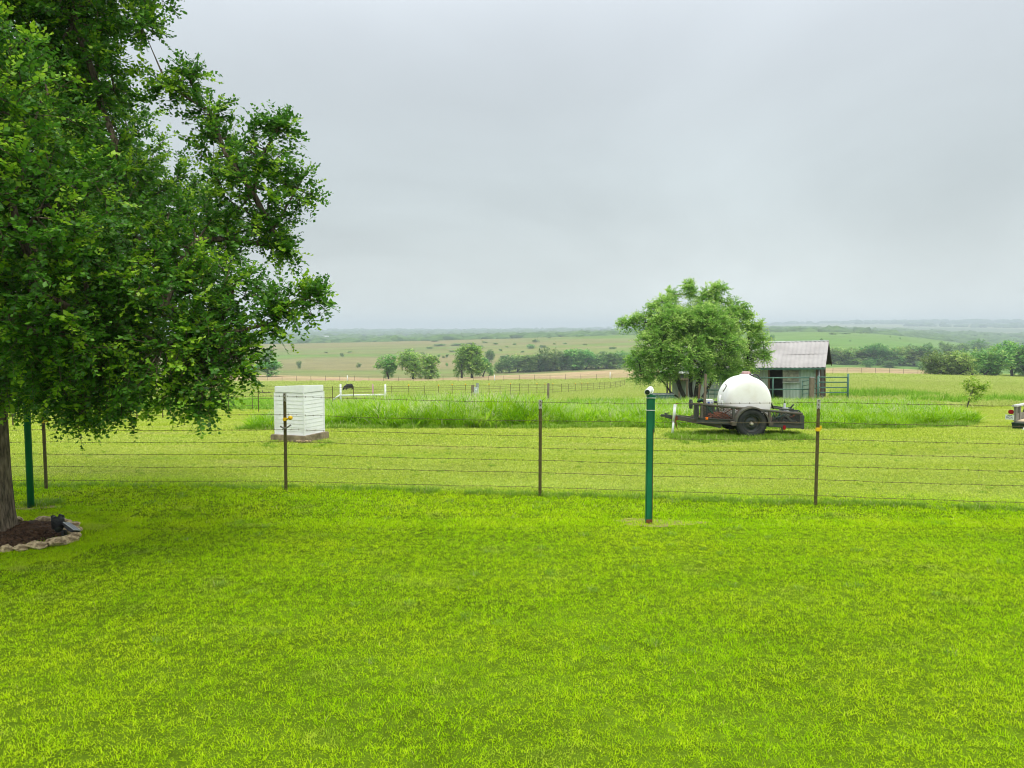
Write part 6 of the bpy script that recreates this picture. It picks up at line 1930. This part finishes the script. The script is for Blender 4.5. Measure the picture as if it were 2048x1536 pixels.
# ------------------------------------------------------------------ cow, brush pile, sapling, distant buildings
def build_small():
    g = gp(699, 782.5); k = g[1] / FPX
    D = g[1]
    me = bpy.data.meshes.new('cow')
    s = 12 * k / 1.25     # scale: 1.35 m at the withers
    pts = [(0, 0, 1.02), (-.45, 0, 1.05), (-.85, 0, 1.08), (.40, 0, 1.06), (.66, 0, 1.08), (-1.02, .02, .95), (-1.25, .05, .70), (-1.36, .07, .42), (-1.42, .08, .24), (-1.44, .09, .14),
           (-.72, .20, .80), (-.74, .21, .45), (-.72, .21, .05), (-.72, -.20, .80), (-.70, -.21, .45), (-.74, -.21, .05),
           (.60, .20, .82), (.70, .21, .52), (.64, .21, .30), (.64, .21, .04), (.60, -.20, .82), (.72, -.21, .52), (.66, -.21, .30), (.66, -.21, .04),
           (.80, 0, 1.14), (.88, 0, .90), (.88, 0, .45), (-1.30, .20, .50), (-1.30, -.05, .50)]
    edges = [(0, 1), (1, 2), (0, 3), (3, 4), (2, 5), (5, 6), (6, 7), (7, 8), (8, 9), (2, 10), (10, 11), (11, 12), (2, 13), (13, 14), (14, 15), (4, 16), (16, 17), (17, 18), (18, 19), (4, 20), (20, 21), (21, 22), (22, 23), (4, 24), (24, 25), (25, 26), (7, 27), (7, 28)]
    rad = [.50, .48, .42, .48, .38, .30, .22, .19, .14, .09, .16, .08, .055, .16, .08, .055, .19, .10, .06, .055, .19, .10, .06, .055, .07, .04, .035, .05, .05]
    me.from_pydata([tuple(c * s for c in p) for p in pts], edges, [])
    o = link('cow', me, None, g); o.rotation_euler = (0, 0, R(38))
    me.materials.append(M['cow'])
    md = o.modifiers.new('skin', 'SKIN'); md.use_smooth_shade = True
    for v, r_ in zip(me.skin_vertices[0].data, rad): v.radius = (r_ * s, r_ * s)
    me.skin_vertices[0].data[0].use_root = True
    sb = o.modifiers.new('sub', 'SUBSURF'); sb.levels = 1; sb.render_levels = 2
    tag(o, 'black cow grazing with lowered head behind the white pipe brace', 'cow')
    # brush pile
    g = gp(528, 787.5); k = g[1] / FPX; b = MB()
    for i in range(60):
        x = rng.normal(0, 5) * k; a = rng.random() * 6.28; ln = rng.uniform(2, 7) * k; z = rng.uniform(.3, 3.2) * k
        b.tube([(x, rng.normal(0, .3), z), (x + ln * math.cos(a), rng.normal(0, .3), max(.02, z + rng.normal(0, 1.5) * k))], rng.uniform(.25, .7) * k, 5)
    o = b.build('brush_pile', M['brush'], None, g); tag(o, 'low dark pile of dead branches in the pasture left of the white box', 'brush pile')
    # sapling
    g = gp(1934, 816); Y = g[1]
    L = []
    for (px, py, r_) in ((1937, 768, 8), (1947, 775, 11), (1956, 777, 9), (1966, 774, 8), (1973, 773, 5), (1944, 788, 9), (1952, 790, 8), (1940, 760, 5), (1948, 797, 6)): L.append((at(px, py, Y) - g, r_ * Y / FPX))
    lm = leaf_mat('sapling_leaves', [(0, (.16, .30, .02)), (.5, (.28, .46, .03)), (.9, (.42, .58, .06)), (1, (.52, .62, .12))], trans=.45)
    st = [(0, 0, -.05), (.02, 0, .15), (.08, 0, .4), (.14, .02, .65)]
    br, cr = tree_meshes('sapling', [st, [(.03, .03, -.05), (.10, .03, .25), (.22, .05, .45)]], L, 60, .10, .004, bark_f, lm, .13, .20, 3, droop=.2, min_trunk=.014, seed=77, leaf_gap=.045, shape=(.26, .5), inner=.2, new_growth=.4, fork=.1)
    t = thing('sapling', 'thin young tree with yellow green leaves beside the mown path at right', 'tree', g)
    link('trunk', br, t); link('crown', cr, t)
    # distant farm buildings, faint in the haze
    wm = mat('far_white_wall', (.75, .74, .72), (.66, .65, .62), .7, .3); rm = mat('far_roof', (.55, .56, .58), (.48, .49, .5), .6, .3)
    for (px, py, wpx, hpx, lab) in ((526, 679, 11, 5, 'tiny pale house on the far left skyline behind the elm twigs'), (645, 676, 22, 4.5, 'long low pale barn roof in the hazy left distance')):
        D = 1750.0; p = at(px, py, D); p[2] = float(hgt(p[0], D)) ; k = D / FPX
        zt = at(px, py - hpx, D)[2]; h = max(hpx * k, zt - p[2]); w = wpx * k
        t = thing('farm_building', lab, 'building', p)
        b = MB(); b.box((0, 0, h * .32), (w, w * .5, h * .64)); b.build('wall', wm, t)
        b = MB(); hw = w * .55; hd = w * .31
        b.add([(-hw, -hd, h * .6), (hw, -hd, h * .6), (hw, hd, h * .6), (-hw, hd, h * .6), (-hw, 0, h), (hw, 0, h)], [(0, 1, 5, 4), (2, 3, 4, 5), (0, 4, 3), (1, 2, 5), (0, 3, 2, 1)]); b.build('roof', rm, t)
        b = MB(); b.box((w * .2, -w * .252, h * .26), (w * .12, .3, h * .4)); b.build('door', M['dark_inside'], t)
build_small()

# ------------------------------------------------------------------ the air: one even haze over the whole place
def build_haze():
    b = MB(); zt = 82.0; zb = -32.0
    b.box((0, 3250, (zt + zb) / 2), (20000, 6900, zt - zb))
    m, t = nt('haze_air')
    out = nd(t, 'ShaderNodeOutputMaterial'); v = nd(t, 'ShaderNodeVolumePrincipled')
    v.inputs['Color'].default_value = HAZE_C; v.inputs['Density'].default_value = HAZE_D; v.inputs['Anisotropy'].default_value = 0.0
    t.links.new(v.outputs[0], out.inputs['Volume'])
    o = b.build('haze', m); tag(o, kind='stuff')
HAZE_D = .00033; HAZE_C = (.76, .87, .935, 1)
build_haze()
